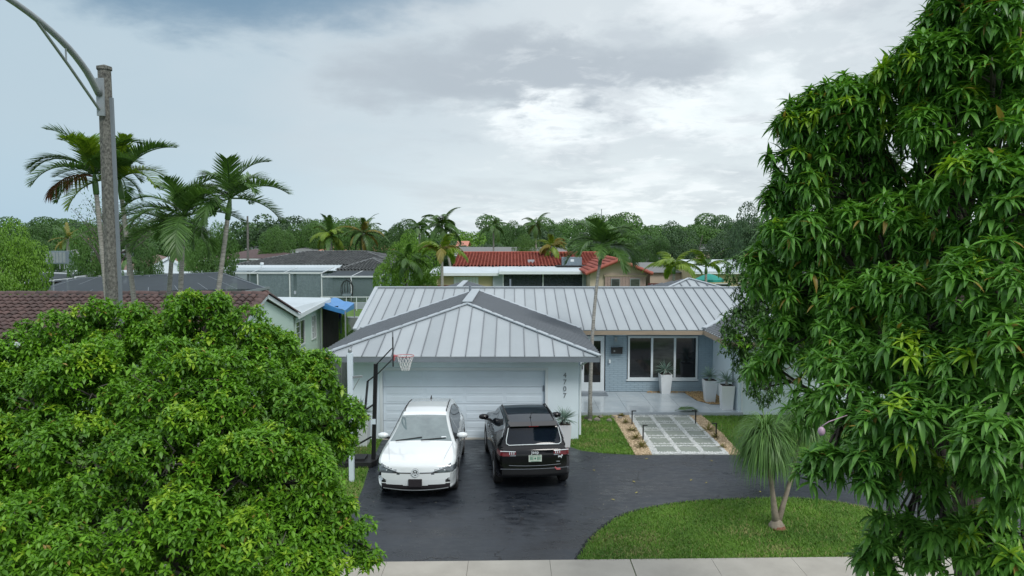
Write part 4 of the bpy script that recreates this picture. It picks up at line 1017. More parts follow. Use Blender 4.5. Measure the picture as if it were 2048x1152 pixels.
for a, c in (((-.55, -.37), (.55, -.37)), ((-.55, .37), (.55, .37)), ((-.56, -.37), (-.56, .37)), ((.56, -.37), (.56, .37)), ((-.25, -.2), (.25, -.2)), ((-.25, .2), (.25, .2)), ((-.25, -.2), (-.25, .2)), ((.25, -.2), (.25, .2))):
    m_.beam((0, a[0], a[1]), (0, c[0], c[1]), .035, .035)
m_.build('frame', 'black_metal', brd, local=True)
rx, rz_ = X0 + .88, 2.93
m_ = MB(); m_.tube([(rx + .23 * math.cos(a), Y0 + .23 * math.sin(a), rz_) for a in np.linspace(0, 6.283, 25)], .009, 6, cap=False)
m_.beam((X0 + .57, Y0 - .06, rz_), (X0 + .68, Y0 - .10, rz_), .02, .02); m_.beam((X0 + .57, Y0 + .06, rz_), (X0 + .68, Y0 + .10, rz_), .02, .02); m_.box(X0 + .565, X0 + .60, Y0 - .1, Y0 + .1, rz_ - .12, rz_ + .02); m_.build('rim', 'rust_red', t)
m_ = MB()
for i in range(12):
    for s in (-1, 1):
        pts = []
        for k in range(6):
            a = i * math.tau / 12 + s * k * math.tau / 24 * .9; r = .225 - .12 * (k / 5) ** .8
            pts.append((rx + r * math.cos(a), Y0 + r * math.sin(a), rz_ - .01 - .38 * k / 5))
        m_.tube(pts, .0045, 4)
m_.build('net', 'net_white', t)

# ------------------------------------------------------------------ cars
def smooth_poly(pts, n, win):
    pts = np.array(pts, float); d = np.r_[0, np.cumsum(np.hypot(*np.diff(pts, axis=0).T))]; s = np.linspace(0, d[-1], n)
    P = np.c_[np.interp(s, d, pts[:, 0]), np.interp(s, d, pts[:, 1])]; w = max(1, int(win / (d[-1] / n)))
    k = np.hanning(2 * w + 3); k /= k.sum(); Q = np.pad(P, ((w + 1, w + 1), (0, 0)), mode='reflect', reflect_type='odd')
    return np.c_[np.convolve(Q[:, 0], k, 'valid'), np.convolve(Q[:, 1], k, 'valid')]
def car_shell(t, top, low, Wf, kfront, krear, region, mats, L, nx=44, nz=42, n=190, crown=.05, belt=.95):
    T = smooth_poly(top, n, .07); Lw = smooth_poly(low, n, .06)
    T[:, 0] = np.maximum.accumulate(T[:, 0] + np.arange(n) * 1e-6); Lw[:, 0] = np.maximum.accumulate(Lw[:, 0] + np.arange(n) * 1e-6)
    y = T[:, 0]; zt = T[:, 1]; zl = np.interp(y, Lw[:, 0], Lw[:, 1]); zl = np.minimum(zl, zt)
    def halfw(yy, zz, ztop, zlow):
        w = Wf(yy, zz)
        w = w - .055 * np.maximum(0, 1 - (ztop - zz) / .09) ** 2 - .05 * np.maximum(0, 1 - (zz - zlow) / .10) ** 2
        return w
    def deform(x, yy, zz):
        f = np.clip((-yy - (L / 2 - 1.1)) / 1.1, 0, 1); r = np.clip((yy - (L / 2 - .9)) / .9, 0, 1)
        y2 = yy + kfront * f * f * (3 - 2 * f) * x * x - krear * r * r * (3 - 2 * r) * x * x
        c_ = np.clip((zz - .7) / .5, 0, 1); z2 = zz - crown * c_ * x * x
        return x, y2, z2
    parts = {}
    def add(Xg, Yg, Zg, kind):
        a, b_ = Xg.shape; x2, y2, z2 = deform(Xg, Yg, Zg); V = np.stack([x2, y2, z2], -1)
        for i in range(a - 1):
            for j in range(b_ - 1):
                cx_ = (Xg[i, j] + Xg[i + 1, j + 1]) / 2; cy_ = (Yg[i, j] + Yg[i + 1, j + 1]) / 2; cz_ = (Zg[i, j] + Zg[i + 1, j + 1]) / 2
                r = region(kind, cx_, cy_, cz_)
                if r is None: continue
                if r in ('side_window', 'headlight', 'tail_light', 'tail_panel', 'air_intake', 'wheel_well', 'arch_trim', 'sill_trim'): r = r + ('.L' if cx_ < 0 else '.R') + ('F' if cy_ < (.13 if r == 'side_window' else 0) else 'B')
                p = parts.setdefault(r, ([], [], {}))
                ids = []
                for (u, v) in ((i, j), (i + 1, j), (i + 1, j + 1), (i, j + 1)):
                    key = (kind, u, v)
                    if key not in p[2]: p[2][key] = len(p[0]); p[0].append(tuple(V[u, v]))
                    ids.append(p[2][key])
                p[1].append(tuple(ids))
    xs = np.linspace(-1, 1, nx + 1)
    wt_ = halfw(y, zt, zt, zl); add(wt_[:, None] * xs[None, :], np.repeat(y[:, None], nx + 1, 1), np.repeat(zt[:, None], nx + 1, 1), 'top')
    wl_ = halfw(y, zl, zt, zl); add(wl_[:, None] * xs[None, ::-1], np.repeat(y[:, None], nx + 1, 1), np.repeat(zl[:, None], nx + 1, 1), 'low')
    tt = np.linspace(0, 1, nz + 1); Zg = zl[:, None] + (zt - zl)[:, None] * tt[None, :]; Yg = np.repeat(y[:, None], nz + 1, 1)
    Wg = halfw(Yg, Zg, zt[:, None], zl[:, None])
    add(Wg, Yg, Zg, 'side'); add(-Wg[:, ::-1], Yg, Zg[:, ::-1], 'side')
    first = None
    for r, (v, f, _) in parts.items():
        me = bpy.data.meshes.new(r.split('.')[0]); me.from_pydata(v, [], f); me.materials.append(MATS[mats[r.split('.')[0]]])
        me.polygons.foreach_set('use_smooth', [True] * len(f)); me.update()
        link(r.split('.')[0], me, t)
    def surf_top(x, yy):   # point on the top/front surface at fraction x (m), profile y
        z = float(np.interp(yy, y, zt)); return Vector(deform(x, yy, z))
    return y, zt, zl, deform, halfw
def wheel(t, x, y, r, side, rim='rim_silver', w=.22, ns=5):
    wh = MB(); x0 = x - side * w
    prof = [(r * .66, 0), (r * .93, .0), (r, .03), (r, w - .03), (r * .93, w), (r * .66, w)]
    wh.lathe([(a, x0 + side * b_ if True else 0) for a, b_ in prof], (0, y, r), 26, 'x')
    W_ = wh.build('wheel', 'tyre', t, smooth=True, local=True)
    m_ = MB(); m_.lathe([(r * .68, x - side * .0), (r * .62, x - side * .04), (r * .60, x - side * .12), (0, x - side * .12)], (0, y, r), 24, 'x', 1)
    for k in range(ns):
        for dlt in (-.12, .12):
            a = k * math.tau / ns + .3 + dlt
            m_.beam((x - side * .015, y, r), (x - side * .02, y + math.cos(a) * r * .63, r + math.sin(a) * r * .63), .05, .03, 0, up=(1, 0, 0))
    m_.lathe([(0, x), (.05, x), (.06, x - side * .03)], (0, y, r), 12, 'x', 0)
    m_.build('rim', [rim, 'black_plastic'], W_, local=True)
def mirror(t, x, y, z, side, mt):
    m_ = MB(); m_.lathe([(0, -.13), (.06, -.12), (.095, -.05), (.10, .04), (.07, .12), (0, .14)], (0, 0, 0), 14, 'x')
    m_.v = [(side * abs(x) + side * a, y + b_ * .9 + .0, z + c_ * .75) for a, b_, c_ in m_.v]
    M_ = m_.build('wing_mirror', mt, t, smooth=True, local=True)
    k = MB(); k.beam((side * (abs(x) - .18), y + .04, z - .08), (side * (abs(x) - .02), y + .01, z - .05), .07, .05); k.build('stalk', 'black_plastic', M_, local=True)
def ppts(poly, y, z):
    ins = False; n = len(poly)
    for i in range(n):
        x1, y1 = poly[i]; x2, y2 = poly[(i + 1) % n]
        if (y1 > z) != (y2 > z) and y < (x2 - x1) * (z - y1) / (y2 - y1) + x1: ins = not ins
    return ins

# white electric crossover, nose to the street
def white_car():
    t = thing('parked_car', 'white compact SUV parked nose out on the driveway, sky mirrored in its windscreen', 'car', (-2.24, 18.52, .012), R(.6), group='cars parked on the driveway')
    L = 4.58
    top = [(-2.29, .50), (-2.287, .60), (-2.28, .70), (-2.255, .81), (-2.15, .89), (-1.85, .97), (-1.45, 1.035), (-1.12, 1.08), (-.72, 1.30), (-.36, 1.49), (-.12, 1.565), (.3, 1.615), (.9, 1.61), (1.5, 1.555), (1.86, 1.50), (1.93, 1.44), (2.12, 1.14), (2.2, 1.02), (2.26, .92), (2.285, .75), (2.29, .6)]
    low = [(-2.29, .50), (-2.285, .38), (-2.26, .28), (-2.12, .22), (-1.7, .19), (1.8, .20), (2.1, .26), (2.26, .36), (2.29, .6)]
    def Wf(y, z):
        base = .925 - .03 * ((z - .62) / .4) ** 2 - .02 * np.clip((z - .9) / .15, 0, 1)
        tumble = np.clip((z - .98) / .58, 0, 1); w = base * (1 - tumble) + .60 * tumble
        ef = np.clip((-y - 1.75) / .54, 0, 1); er = np.clip((y - 1.6) / .7, 0, 1)
        return w * (1 - .085 * ef ** 2.5 - .11 * er ** 2.2)
    wins = [(-.98, 1.04), (-.62, 1.24), (-.22, 1.44), (.1, 1.50), (.9, 1.50), (1.45, 1.42), (1.78, 1.22), (1.55, 1.10), (.9, 1.06)]
    def reg(kind, x, y, z):
        ax = abs(x)
        if kind == 'top':
            if -1.10 < y < -.24 and ax < .80 - .16 * (y + 1.1) / .86: return 'windscreen'
            if y > 1.93 and 1.12 < z < 1.46 and ax < .56: return 'rear_window'
            if y < -1.95:
                if abs(z - (.655 + .02 * ax)) < .018 and ax < .5 and ax > .10: return 'grille_strip'
                if ax > .37 and .625 + .02 * ax < z < .66 + (ax - .37) * .36 + (.035 if ax > .45 else .0): return 'headlight'
                if z < .57 - (.84 - ax) * .5 and .69 < ax < .83: return 'air_intake'
        if kind == 'low' and y < -1.9 and z > .375 + .05 * ax * ax: return 'air_intake' if .69 < ax < .83 and z > .42 else 'body'
        if kind == 'low' and z < .43:
            return 'lower_grille' if y < -1.9 else 'underbody'
        if kind == 'top' and y < -2.2 and z < .34: return 'lower_grille'
        if kind == 'side':
            for wy in (-1.385, 1.385):
                rr = math.hypot(y - wy, z - .35)
                if rr < .375: return None
                if rr < .42 and z < .75: return 'arch_trim'
            if z < .30: return 'sill_trim'
            if y < -1.86 and .66 < z < .66 + (y + 2.3) * -.0 + .14 and z < .80 and y < -1.92: return 'headlight'
            if ppts(wins, y, z) and not (abs(y - .12) < .02): return 'side_window'
            if y > 2.0 and .86 < z < .98: return 'tail_light'
        return 'body'
    mats_ = dict(body='car_white', windscreen='car_glass', rear_window='car_glass_dark', grille_strip='cladding', headlight='lamp_clear', air_intake='black_plastic', lower_grille='cladding', underbody='black_plastic',
                 wheel_well='black_plastic', arch_trim='black_plastic', sill_trim='black_plastic', side_window='side_glass', tail_light='lamp_red')
    y, zt, zl, deform, hw = car_shell(t, top, low, Wf, .16, .12, reg, mats_, L)
    for s in (-1, 1):
        for wy in (-1.385, 1.385): wheel(t, s * .918, wy, .35, s)
        mirror(t, .985, -.72, 1.12, s, 'car_white')
        m_ = MB(); m_.tube([(s * .535, -.05, 1.555), (s * .54, .1, 1.60), (s * .54, .8, 1.612), (s * .53, 1.30, 1.565), (s * .525, 1.42, 1.53)], .014, 6); m_.build('roof_rail', 'black_plastic', t, local=True)
        # lit white slashes over the lamps
        m_ = MB(); m_.tube([Vector(deform(s * a, -2.29 + .0 + (.02 if a > .6 else 0), b_)) + Vector((0, -.012, 0)) for a, b_ in ((.36, .69), (.55, .745), (.72, .80))], .007, 5); m_.build('lamp_strip', 'lamp_white', t, local=True)
        for k, (a, b_) in enumerate(((.66, .71),)):
            q = Vector(deform(s * a, -2.265, b_)); m_ = MB(); m_.lathe([(0, -.012), (.022, -.010), (.026, 0)], q, 10, 'y'); m_.build('lamp_lens', 'lamp_white', t, local=True)
    # bright line joining the lamps, round emblem
    pts = [Vector(deform(a, -2.288, .668 + .02 * abs(a))) + Vector((0, -.006, 0)) for a in np.linspace(-.40, .40, 13)]
    m_ = MB(); m_.tube(pts, .007, 5); m_.build('chrome_line', 'chrome', t, local=True)
    em = MB(); em.lathe([(0, -.028), (.085, -.028), (.092, -.01), (.092, .02)], (0, -2.272, .675), 22, 'y'); EM = em.build('emblem', 'black_plastic', t, local=True)
    m_ = MB(); yy = -2.304
    m_.tube([(.082 * math.cos(a), yy, .675 + .082 * math.sin(a)) for a in np.linspace(0, math.tau, 25)], .012, 5, cap=False)
    for a in (((-.032, .068), (0, .012)), ((.032, .068), (0, .012)), ((-.064, .045), (-.032, -.062)), ((-.032, -.062), (0, -.004)), ((0, -.004), (.032, -.062)), ((.032, -.062), (.064, .045))):
        m_.beam((a[0][0], yy, .675 + a[0][1]), (a[1][0], yy, .675 + a[1][1]), .020, .010, up=(0, 1, 0))
    m_.build('logo', 'trim_white', EM, local=True)
    MB().box(-.155, .155, -2.325, -2.292, .36, .53).build('blank_plate', 'cladding', t, local=True)
    m_ = MB(); m_.tube([Vector(deform(a, -2.262, .262 + .06 * a * a)) + Vector((0, -.012, 0)) for a in np.linspace(-.75, .75, 15)], .010, 5); m_.build('lower_trim', 'grey_metal', t, local=True)
    # crease lines of bonnet, wipers, antenna, interior mirror sticker
    for s in (-1, 1):
        pts = []
        for yy in np.linspace(-2.16, -1.14, 10):
            zz = float(np.interp(yy, y, zt)); pts.append(Vector(deform(s * (.62 + .16 * (yy + 2.16) / 1.0), yy, zz)) + Vector((0, 0, .001)))
        m_ = MB(); m_.tube(pts, .004, 4); m_.build('bonnet_crease', 'grey_metal', t, local=True)
    m_ = MB()
    for a, b_ in ((-.62, .02), (.0, .60)):
        p0 = Vector(deform(a, -1.11, float(np.interp(-1.11, y, zt)))) + Vector((0, 0, .02)); p1 = Vector(deform(b_, -1.02, float(np.interp(-1.02, y, zt)))) + Vector((0, 0, .02)); m_.beam(p0, p1, .018, .02)
    m_.build('wiper', 'black_plastic', t, local=True)
    m_ = MB(); m_.hexa([(-.03, 1.35, 1.56), (.03, 1.35, 1.56), (.02, 1.52, 1.55), (-.02, 1.52, 1.55), (-.008, 1.46, 1.645), (.008, 1.46, 1.645), (.006, 1.51, 1.645), (-.006, 1.51, 1.645)]); m_.build('antenna', 'black_plastic', t, local=True)
    zz = float(np.interp(-1.0, y, zt)); q = Vector(deform(.55, -1.0, zz)); MB().hexa([(q.x - .06, q.y - .02, q.z + .0), (q.x + .06, q.y - .02, q.z - .0), (q.x + .06, q.y + .02, q.z + .022), (q.x - .06, q.y + .02, q.z + .022), (q.x - .06, q.y - .02, q.z + .008), (q.x + .06, q.y - .02, q.z + .008), (q.x + .06, q.y + .02, q.z + .03), (q.x - .06, q.y + .02, q.z + .03)]).build('permit_sticker', 'trim_white', t, local=True)
    for s in (-1, 1):
        m_ = MB(); m_.tube([Vector((s * (float(Wf(np.array(a), np.array(b_))) + .004), a, b_)) for a, b_ in wins[:7]], .008, 4); m_.build('window_trim', 'black_plastic', t, local=True)
    return t
white_car()

def black_car():
    t = thing('parked_car', 'black compact SUV parked nose in beside the white car, wet roof and red tail lamps', 'car', (.30, 18.98, .012), R(180 + 6.5), group='cars parked on the driveway')
    L = 4.4
    top = [(-2.2, .62), (-2.195, .80), (-2.15, .94), (-2.0, 1.0), (-1.5, 1.06), (-1.0, 1.12), (-.70, 1.32), (-.40, 1.52), (-.1, 1.60), (.4, 1.645), (1.1, 1.635), (1.62, 1.59), (1.80, 1.565), (1.84, 1.52), (1.98, 1.20), (2.04, 1.09), (2.13, 1.04), (2.165, .93), (2.185, .74), (2.2, .60)]
    low = [(-2.2, .62), (-2.18, .42), (-2.1, .28), (-1.8, .24), (1.7, .26), (2.0, .32), (2.17, .42), (2.2, .60)]
    def Wf(y, z):
        base = .91 - .025 * ((z - .62) / .4) ** 2 - .02 * np.clip((z - .95) / .12, 0, 1)
        tumble = np.clip((z - 1.04) / .55, 0, 1); w = base * (1 - tumble) + .63 * tumble
        ef = np.clip((-y - 1.6) / .6, 0, 1); er = np.clip((y - 1.5) / .7, 0, 1)
        return w * (1 - .13 * ef ** 2.3 - .09 * er ** 2.4)
    wins = [(-.90, 1.10), (-.55, 1.33), (-.2, 1.50), (.3, 1.54), (1.1, 1.52), (1.55, 1.44), (1.72, 1.22), (1.2, 1.14), (.2, 1.11)]
    def reg(kind, x, y, z):
        ax = abs(x)
        if kind == 'top':
            if -.98 < y < -.36 and ax < .68: return 'windscreen'
            if 1.85 < y and 1.13 < z < 1.50 and ax < .665 - .12 * (z - 1.13): return 'rear_window'
            if y > 2.02 and .90 < z < 1.01 and ax > .44 and ax < .86: return 'tail_light' if not (z < .93 and ax < .60) else 'tail_panel'
            if y > 1.9 and z < .58: return 'rear_bumper'
            if y < -2.0 and .82 < z < .93: return 'headlight'
            if y < -2.0 and z < .62: return 'rear_bumper'
            if .15 < y < 1.75 - .0 and ax < .52: return 'glass_roof'
        if kind == 'low': return 'underbody'
        if kind == 'side':
            for wy in (-1.32, 1.32):
                rr = math.hypot(y - wy, z - .36)
                if rr < .39: return None
                if rr < .45 and z < .78: return 'arch_trim'
            if z < .38: return 'sill_trim'
            if ppts(wins, y, z) and abs(y - .15) > .025 and abs(y - 1.1) > .03: return 'side_window'
            if y > 1.88 and .90 < z < 1.02: return 'tail_light'
        return 'body'
    mats_ = dict(body='car_black', windscreen='car_glass_dark', rear_window='car_glass_dark', tail_light='lamp_red', tail_panel='lamp_clear', rear_bumper='cladding', headlight='lamp_clear', underbody='black_plastic', wheel_well='black_plastic',
                 arch_trim='cladding', sill_trim='cladding', side_window='side_glass', glass_roof='car_glass_dark')
    y, zt, zl, deform, hw = car_shell(t, top, low, Wf, .16, .12, reg, mats_, L, crown=.045)
    for s in (-1, 1):
        for wy in (-1.32, 1.32): wheel(t, s * .915, wy, .36, s, ns=5)
        mirror(t, 1.00, -.66, 1.16, s, 'car_black')
        m_ = MB(); m_.tube([(s * .565, -.15, 1.575), (s * .57, .1, 1.65), (s * .57, 1.1, 1.65), (s * .56, 1.5, 1.585)], .016, 6); m_.build('roof_rail', 'black_plastic', t, local=True)
        pts = [Vector((s * (float(Wf(np.array(a), np.array(b_))) + .006), a, b_)) for a, b_ in ((-.2, 1.525), (.3, 1.565), (1.1, 1.545), (1.6, 1.46), (1.80, 1.26))]
        m_ = MB(); m_.tube(pts, .010, 5); m_.build('chrome_line', 'chrome', t, local=True)
        for k in range(3):
            q = Vector(deform(s * (.50 + k * .05), 2.150, .965)); m_ = MB(); m_.box(q.x - .009, q.x + .009, q.y + .004, q.y + .022, q.z - .03, q.z + .03); m_.build('lamp_bar', 'lamp_white', t, local=True)
        m_ = MB(); m_.tube([Vector(deform(s * a, 2.160, b_)) + Vector((0, .008, 0)) for a, b_ in ((.46, 1.0), (.62, 1.01), (.82, 1.02))], .010, 5); m_.build('lamp_strip', 'lamp_white', t, local=True)
        for wy_ in (-.5, .62): 
            w_ = float(Wf(np.array(wy_), np.array(.98))); MB().box(s * w_ - .015, s * w_ + .02, wy_, wy_ + .16, .96, .99).build('door_handle', 'chrome', t, local=True)
    pts = [Vector(deform(a, yy, zz)) + Vector((0, .012, .0)) for a, yy, zz in ([(-.60, 1.86, 1.50), (-.63, 1.90, 1.36), (-.66, 1.955, 1.24), (-.66, 1.99, 1.155)] + [(a, 2.01 , 1.115) for a in np.linspace(-.60, .60, 9)] + [(.66, 1.99, 1.155), (.66, 1.955, 1.24), (.63, 1.90, 1.36), (.60, 1.86, 1.50)])]
    m_ = MB(); m_.tube([p + Vector((0, .012, .010)) for p in pts], .011, 6); m_.build('chrome_line', 'trim_white', t, local=True)
    m_ = MB(); m_.hexa([(-.60, 1.70, 1.575), (.60, 1.70, 1.575), (.56, 1.93, 1.530), (-.56, 1.93, 1.530), (-.60, 1.70, 1.595), (.60, 1.70, 1.595), (.56, 1.93, 1.548), (-.56, 1.93, 1.548)]); SPO = m_.build('spoiler', 'car_black', t, local=True)
    MB().box(-.12, .12, 1.93, 1.938, 1.531, 1.547).build('brake_lamp', 'lamp_red', SPO, local=True)
    q = Vector(deform(0, 2.185, .80)); m_ = MB(); m_.box(-.155, .155, q.y + .004, q.y + .018, .76, .915); PL = m_.build('number_plate', 'plate_pale', t, local=True)
    m_ = MB()
    for xx in (-.115, -.085, -.055, .055, .085, .115): m_.box(xx - .009, xx + .009, q.y + .019, q.y + .021, .80, .875)
    m_.box(-.02, .02, q.y + .019, q.y + .021, .815, .86); m_.box(-.13, .13, q.y + .019, q.y + .0205, .892, .905); m_.box(-.10, .10, q.y + .019, q.y + .0205, .768, .778); m_.build('plate_print', 'plate_green', PL, local=True)
    text('badge', 'Jeep', .105, (0, 2.182, .945), (R(84), 0, math.pi), 'trim_white', t, .006)
    m_ = MB(); m_.tube([Vector(deform(a, 2.185, .66 + .03 * a * a)) + Vector((0, .012, 0)) for a in np.linspace(-.62, .62, 11)], .005, 5); m_.build('hatch_trim', 'fascia_grey', t, local=True)
    m_ = MB(); m_.tube([Vector(deform(a, 2.195, .585)) + Vector((0, .01, 0)) for a in np.linspace(-.82, .82, 13)], .005, 5); m_.build('bumper_line', 'fascia_grey', t, local=True)
    q = Vector(deform(-.56, 2.19, .56)); m_ = MB(); m_.box(q.x - .05, q.x + .05, q.y, q.y + .03, .54, .575); m_.beam((q.x + .05, q.y + .02, .575), (q.x + .08, q.y + .02, .61), .03, .03); m_.build('tow_hook', 'rust_red', t, local=True)
    q = Vector(deform(-.60, 2.17, .85)); m_ = MB(); m_.box(q.x - .05, q.x + .04, q.y + .004, q.y + .01, .835, .865); m_.box(q.x - .07, q.x - .04, q.y + .004, q.y + .01, .855, .895); m_.box(q.x - .045, q.x - .03, q.y + .004, q.y + .01, .805, .84); m_.box(q.x + .02, q.x + .035, q.y + .004, q.y + .01, .805, .84); m_.build('dog_sticker', 'trim_white', t, local=True)
    q = Vector(deform(-.55, 2.18, .73)); MB().box(q.x - .05, q.x + .05, q.y + .004, q.y + .01, .725, .745).build('trim_badge', 'grey_metal', t, local=True)
    m_ = MB(); m_.tube([(0, 1.36, 1.60), (0, 1.40, 1.66), (0, 1.62, 1.80)], .006, 5); m_.lathe([(.03, 0), (.02, .03), (0, .04)], (0, 1.36, 1.60), 8); m_.build('antenna', 'black_plastic', t, local=True)
    # beads of rain on the roof
    P = np.c_[rng.uniform(-.55, .55, 260), rng.uniform(-.2, 1.6, 260)]; zz = np.interp(P[:, 1], y, zt) - .045 * P[:, 0] ** 2
    tv = [(0, 0, .6), (1, 0, 0), (0, 1, 0), (-1, 0, 0), (0, -1, 0)]; s = rng.uniform(.006, .016, 260)
    return t
black_car()

# ------------------------------------------------------------------ the brown tiled house on the left
HL = thing('house', 'mint green house with brown barrel tile roof behind the left tree', 'house', (-14, 27, 0))
rx1 = at(528, 588, 28.2); RYl, RZl = 28.2, at(528, 590, 28.2).z
EYl, EZl = RYl - 4.1, RZl - 1.22
RXr = rx1.x; LX = -26.0
under = MB(); under.slab([(LX, EYl, EZl - .05), (RXr + .1, EYl, EZl - .05), (RXr + .1, RYl, RZl - .05), (LX, RYl, RZl - .05)], .06)
under.slab([(LX, 2 * RYl - EYl, EZl - .05), (RXr + .1, 2 * RYl - EYl, EZl - .05), (RXr + .1, RYl, RZl - .05), (LX, RYl, RZl - .05)], .06)
UR = under.build('roof', 'shingle_dark', HL)
def barrel(r0, r1, L_, n=6, th=.0):
    v, f = [], []
    for y_, r_ in ((0, r0), (L_, r1)):
        for k in range(n + 1):
            a = math.pi * k / n; v.append((r_ * math.cos(a), y_, r_ * math.sin(a) * .72))
    for k in range(n): f.append((k, k + 1, n + 2 + k, n + 1 + k))
    v += [(r0 * .82 * math.cos(math.pi * k / n), 0, r0 * .82 * math.sin(math.pi * k / n) * .66) for k in range(n + 1)]
    m_ = 2 * (n + 1)
    for k in range(n): f.append((m_ + k, m_ + k + 1, k + 1, k))
    return np.array(v), f
tv, tf = barrel(.132, .100, .40); tv[:, 2] += (.4 - tv[:, 1]) * .10; 
slope = math.atan2(RZl - EZl, RYl - EYl); Rx = np.array(Matrix.Rotation(slope, 3, 'X')); PIT = .29; EXP = .335
Rb = np.array(Matrix.Rotation(math.pi, 3, 'Y') @ Matrix.Scale(1, 3)); inst = []; ncol = int((RXr + .05 - LX) / PIT); nrow = int(math.hypot(RYl - EYl, RZl - EZl) / EXP)
for i in range(ncol):
    for j in range(nrow):
        x_ = RXr - .05 - i * PIT; s = j * EXP + .02
        inst.append((x_, EYl + s * math.cos(slope), EZl + s * math.sin(slope) + .045 + random.uniform(-.006, .006), j, i))
inst = np.array(inst); vis = np.argsort(-(inst[:, 3] * 1.0 - inst[:, 4] * .22 + (inst[:, 0] > -22) * 5)); take = vis[:300]; rest = vis[300:]
base_t = join_inst('tile', tv, tf, Rx[None], np.zeros((1, 3)), 'tile_brown', True)
for k in take:
    o = bpy.data.objects.new('tile', base_t); COL.objects.link(o); o.parent = UR; o.location = Vector(inst[k, :3]) - ORG[HL]; o.rotation_euler = (random.uniform(-.02, .02), 0, random.uniform(-.03, .03))
me = join_inst('tile', tv, tf, np.repeat(Rx[None], len(rest), 0), inst[rest, :3] - np.array(ORG[HL]), 'tile_brown', True); link('tile', me, UR, ORG[HL], 'stuff')
# pan tiles between
pv, pf = barrel(.11, .10, .40); pv = pv * np.array([1, 1, -1]); me = join_inst('tile', pv, pf, np.repeat(Rx[None], len(inst), 0), inst[:, :3] + np.array([PIT / 2, 0, .03]) - np.array(ORG[HL]), 'tile_brown', True); link('pan_tile', me, UR, ORG[HL], 'stuff')
rv, rf = barrel(.17, .14, .46)
Rr_ = np.array(Matrix.Rotation(-math.pi / 2, 3, 'Z')); n_ = int((RXr - LX) / .40)
rm = join_inst('ridge_tile', rv, rf, Rr_[None], np.zeros((1, 3)), 'tile_brown', True)
for k in range(n_):
    o = bpy.data.objects.new('ridge_tile', rm); COL.objects.link(o); o.parent = UR; o.location = Vector((RXr - .05 - (k + 1) * .40, RYl, RZl + .05 + random.uniform(-.012, .012))) - ORG[HL]; o.rotation_euler = (0, random.uniform(-.03, .03), random.uniform(-.03, .03))
for sgn in (1, -1):  # rake tiles
    for k in range(12):
        s = k * .36; yy = RYl - sgn * (s + .36) * math.cos(slope); z_ = RZl - (s + .36) * math.sin(slope) + .06
        M_ = Matrix.Rotation(0 if sgn > 0 else math.pi, 3, 'Z') @ Matrix.Rotation(slope, 3, 'X')
        o = bpy.data.objects.new('rake_tile', rm); COL.objects.link(o); o.parent = UR
        o.matrix_basis = Matrix.Translation(Vector((RXr + .06, yy, z_)) - ORG[HL]) @ (M_ @ Matrix.Rotation(math.pi / 2, 3, 'Z')).to_4x4()
m_ = MB(); GXl = RXr - .02
m_.poly([(GXl, EYl + .5, 0), (GXl, 2 * RYl - EYl - .3, 0), (GXl, 2 * RYl - EYl - .3, EZl), (GXl, RYl, RZl - .18), (GXl, EYl + .5, EZl)]); m_.poly([(LX, EYl + .5, 0), (GXl, EYl + .5, 0), (GXl, EYl + .5, EZl), (LX, EYl + .5, EZl)])
m_.build('wall', 'mint_wall', HL)
m_ = MB()
m_.beam((RXr + .13, EYl - .05, EZl - .07), (RXr + .13, RYl, RZl - .05), .04, .16, up=(0, -.3, 1)); m_.beam((RXr + .13, RYl, RZl - .05), (RXr + .13, 2 * RYl - EYl + .05, EZl - .07), .04, .16, up=(0, .3, 1)); m_.box(LX, RXr + .1, EYl - .06, EYl - .02, EZl - .20, EZl - .03)
m_.build('bargeboard', 'trim_white', HL)
# flat roofed addition
ya0 = 2 * RYl - EYl; pR = at(660, 597, 38.0); AX = RXr + .12
m_ = MB(); zb0 = EZl; zb1 = pR.z
m_.slab([(AX, ya0 - .1, zb0 + .02), (pR.x, 38.0, zb1), (-18, 38.0, zb1 + .12), (-18, 31.5, zb0 + .62), (RXr - .1, 31.2, zb0 + .35)], .05); FR = m_.build('flat_roof', 'flat_roof', HL)
m_ = MB(); m_.beam((AX + .03, ya0 - .1, zb0 - .07), (pR.x + .03, 38.0, zb1 - .09), .04, .20); m_.beam((pR.x, 38.02, zb1 - .06), (-18, 38.02, zb1 + .06), .04, .20); m_.build('fascia', 'trim_white', HL)
wxl = AX - .45
m_ = MB(); m_.hexa([(wxl - .15, ya0 + .1, 0), (wxl, ya0 + .1, 0), (wxl, 37.7, 0), (wxl - .15, 37.7, 0), (wxl - .15, ya0 + .1, zb0 - .05), (wxl, ya0 + .1, zb0 - .05), (wxl, 37.7, zb1 - .1), (wxl - .15, 37.7, zb1 - .1)]); m_.box(-18, wxl - .151, 37.5, 37.7, 0, zb1 - .05); m_.box(GXl + .001, wxl, ya0 + .0, ya0 + .099, 0, zb0 - .05); m_.build('addition_wall', 'mint_wall', HL)
for (y0_, y1_) in ((33.1, 34.7), (35.9, 36.7)):
    m_ = MB(); a, b_ = wxl + .001, wxl + .05
    for (c_, d_, e, f_) in ((y0_, y0_ + .08, .95, 2.2), (y1_ - .08, y1_, .95, 2.2), (y0_ + .08, y1_ - .08, .95, 1.02), (y0_ + .08, y1_ - .08, 2.13, 2.2), ((y0_ + y1_) / 2 - .03, (y0_ + y1_) / 2 + .03, 1.02, 2.13)): m_.box(a, b_, c_, d_, e, f_)
    for q in (1.3, 1.6, 1.9): m_.box(a, b_ - .02, y0_ + .081, (y0_ + y1_) / 2 - .031, q, q + .03)
    WN = m_.build('window', 'trim_white', HL); MB().box(wxl + .0005, wxl + .012, y0_ + .08, y1_ - .08, 1.02, 2.13).build('pane', 'glass_mid', WN)
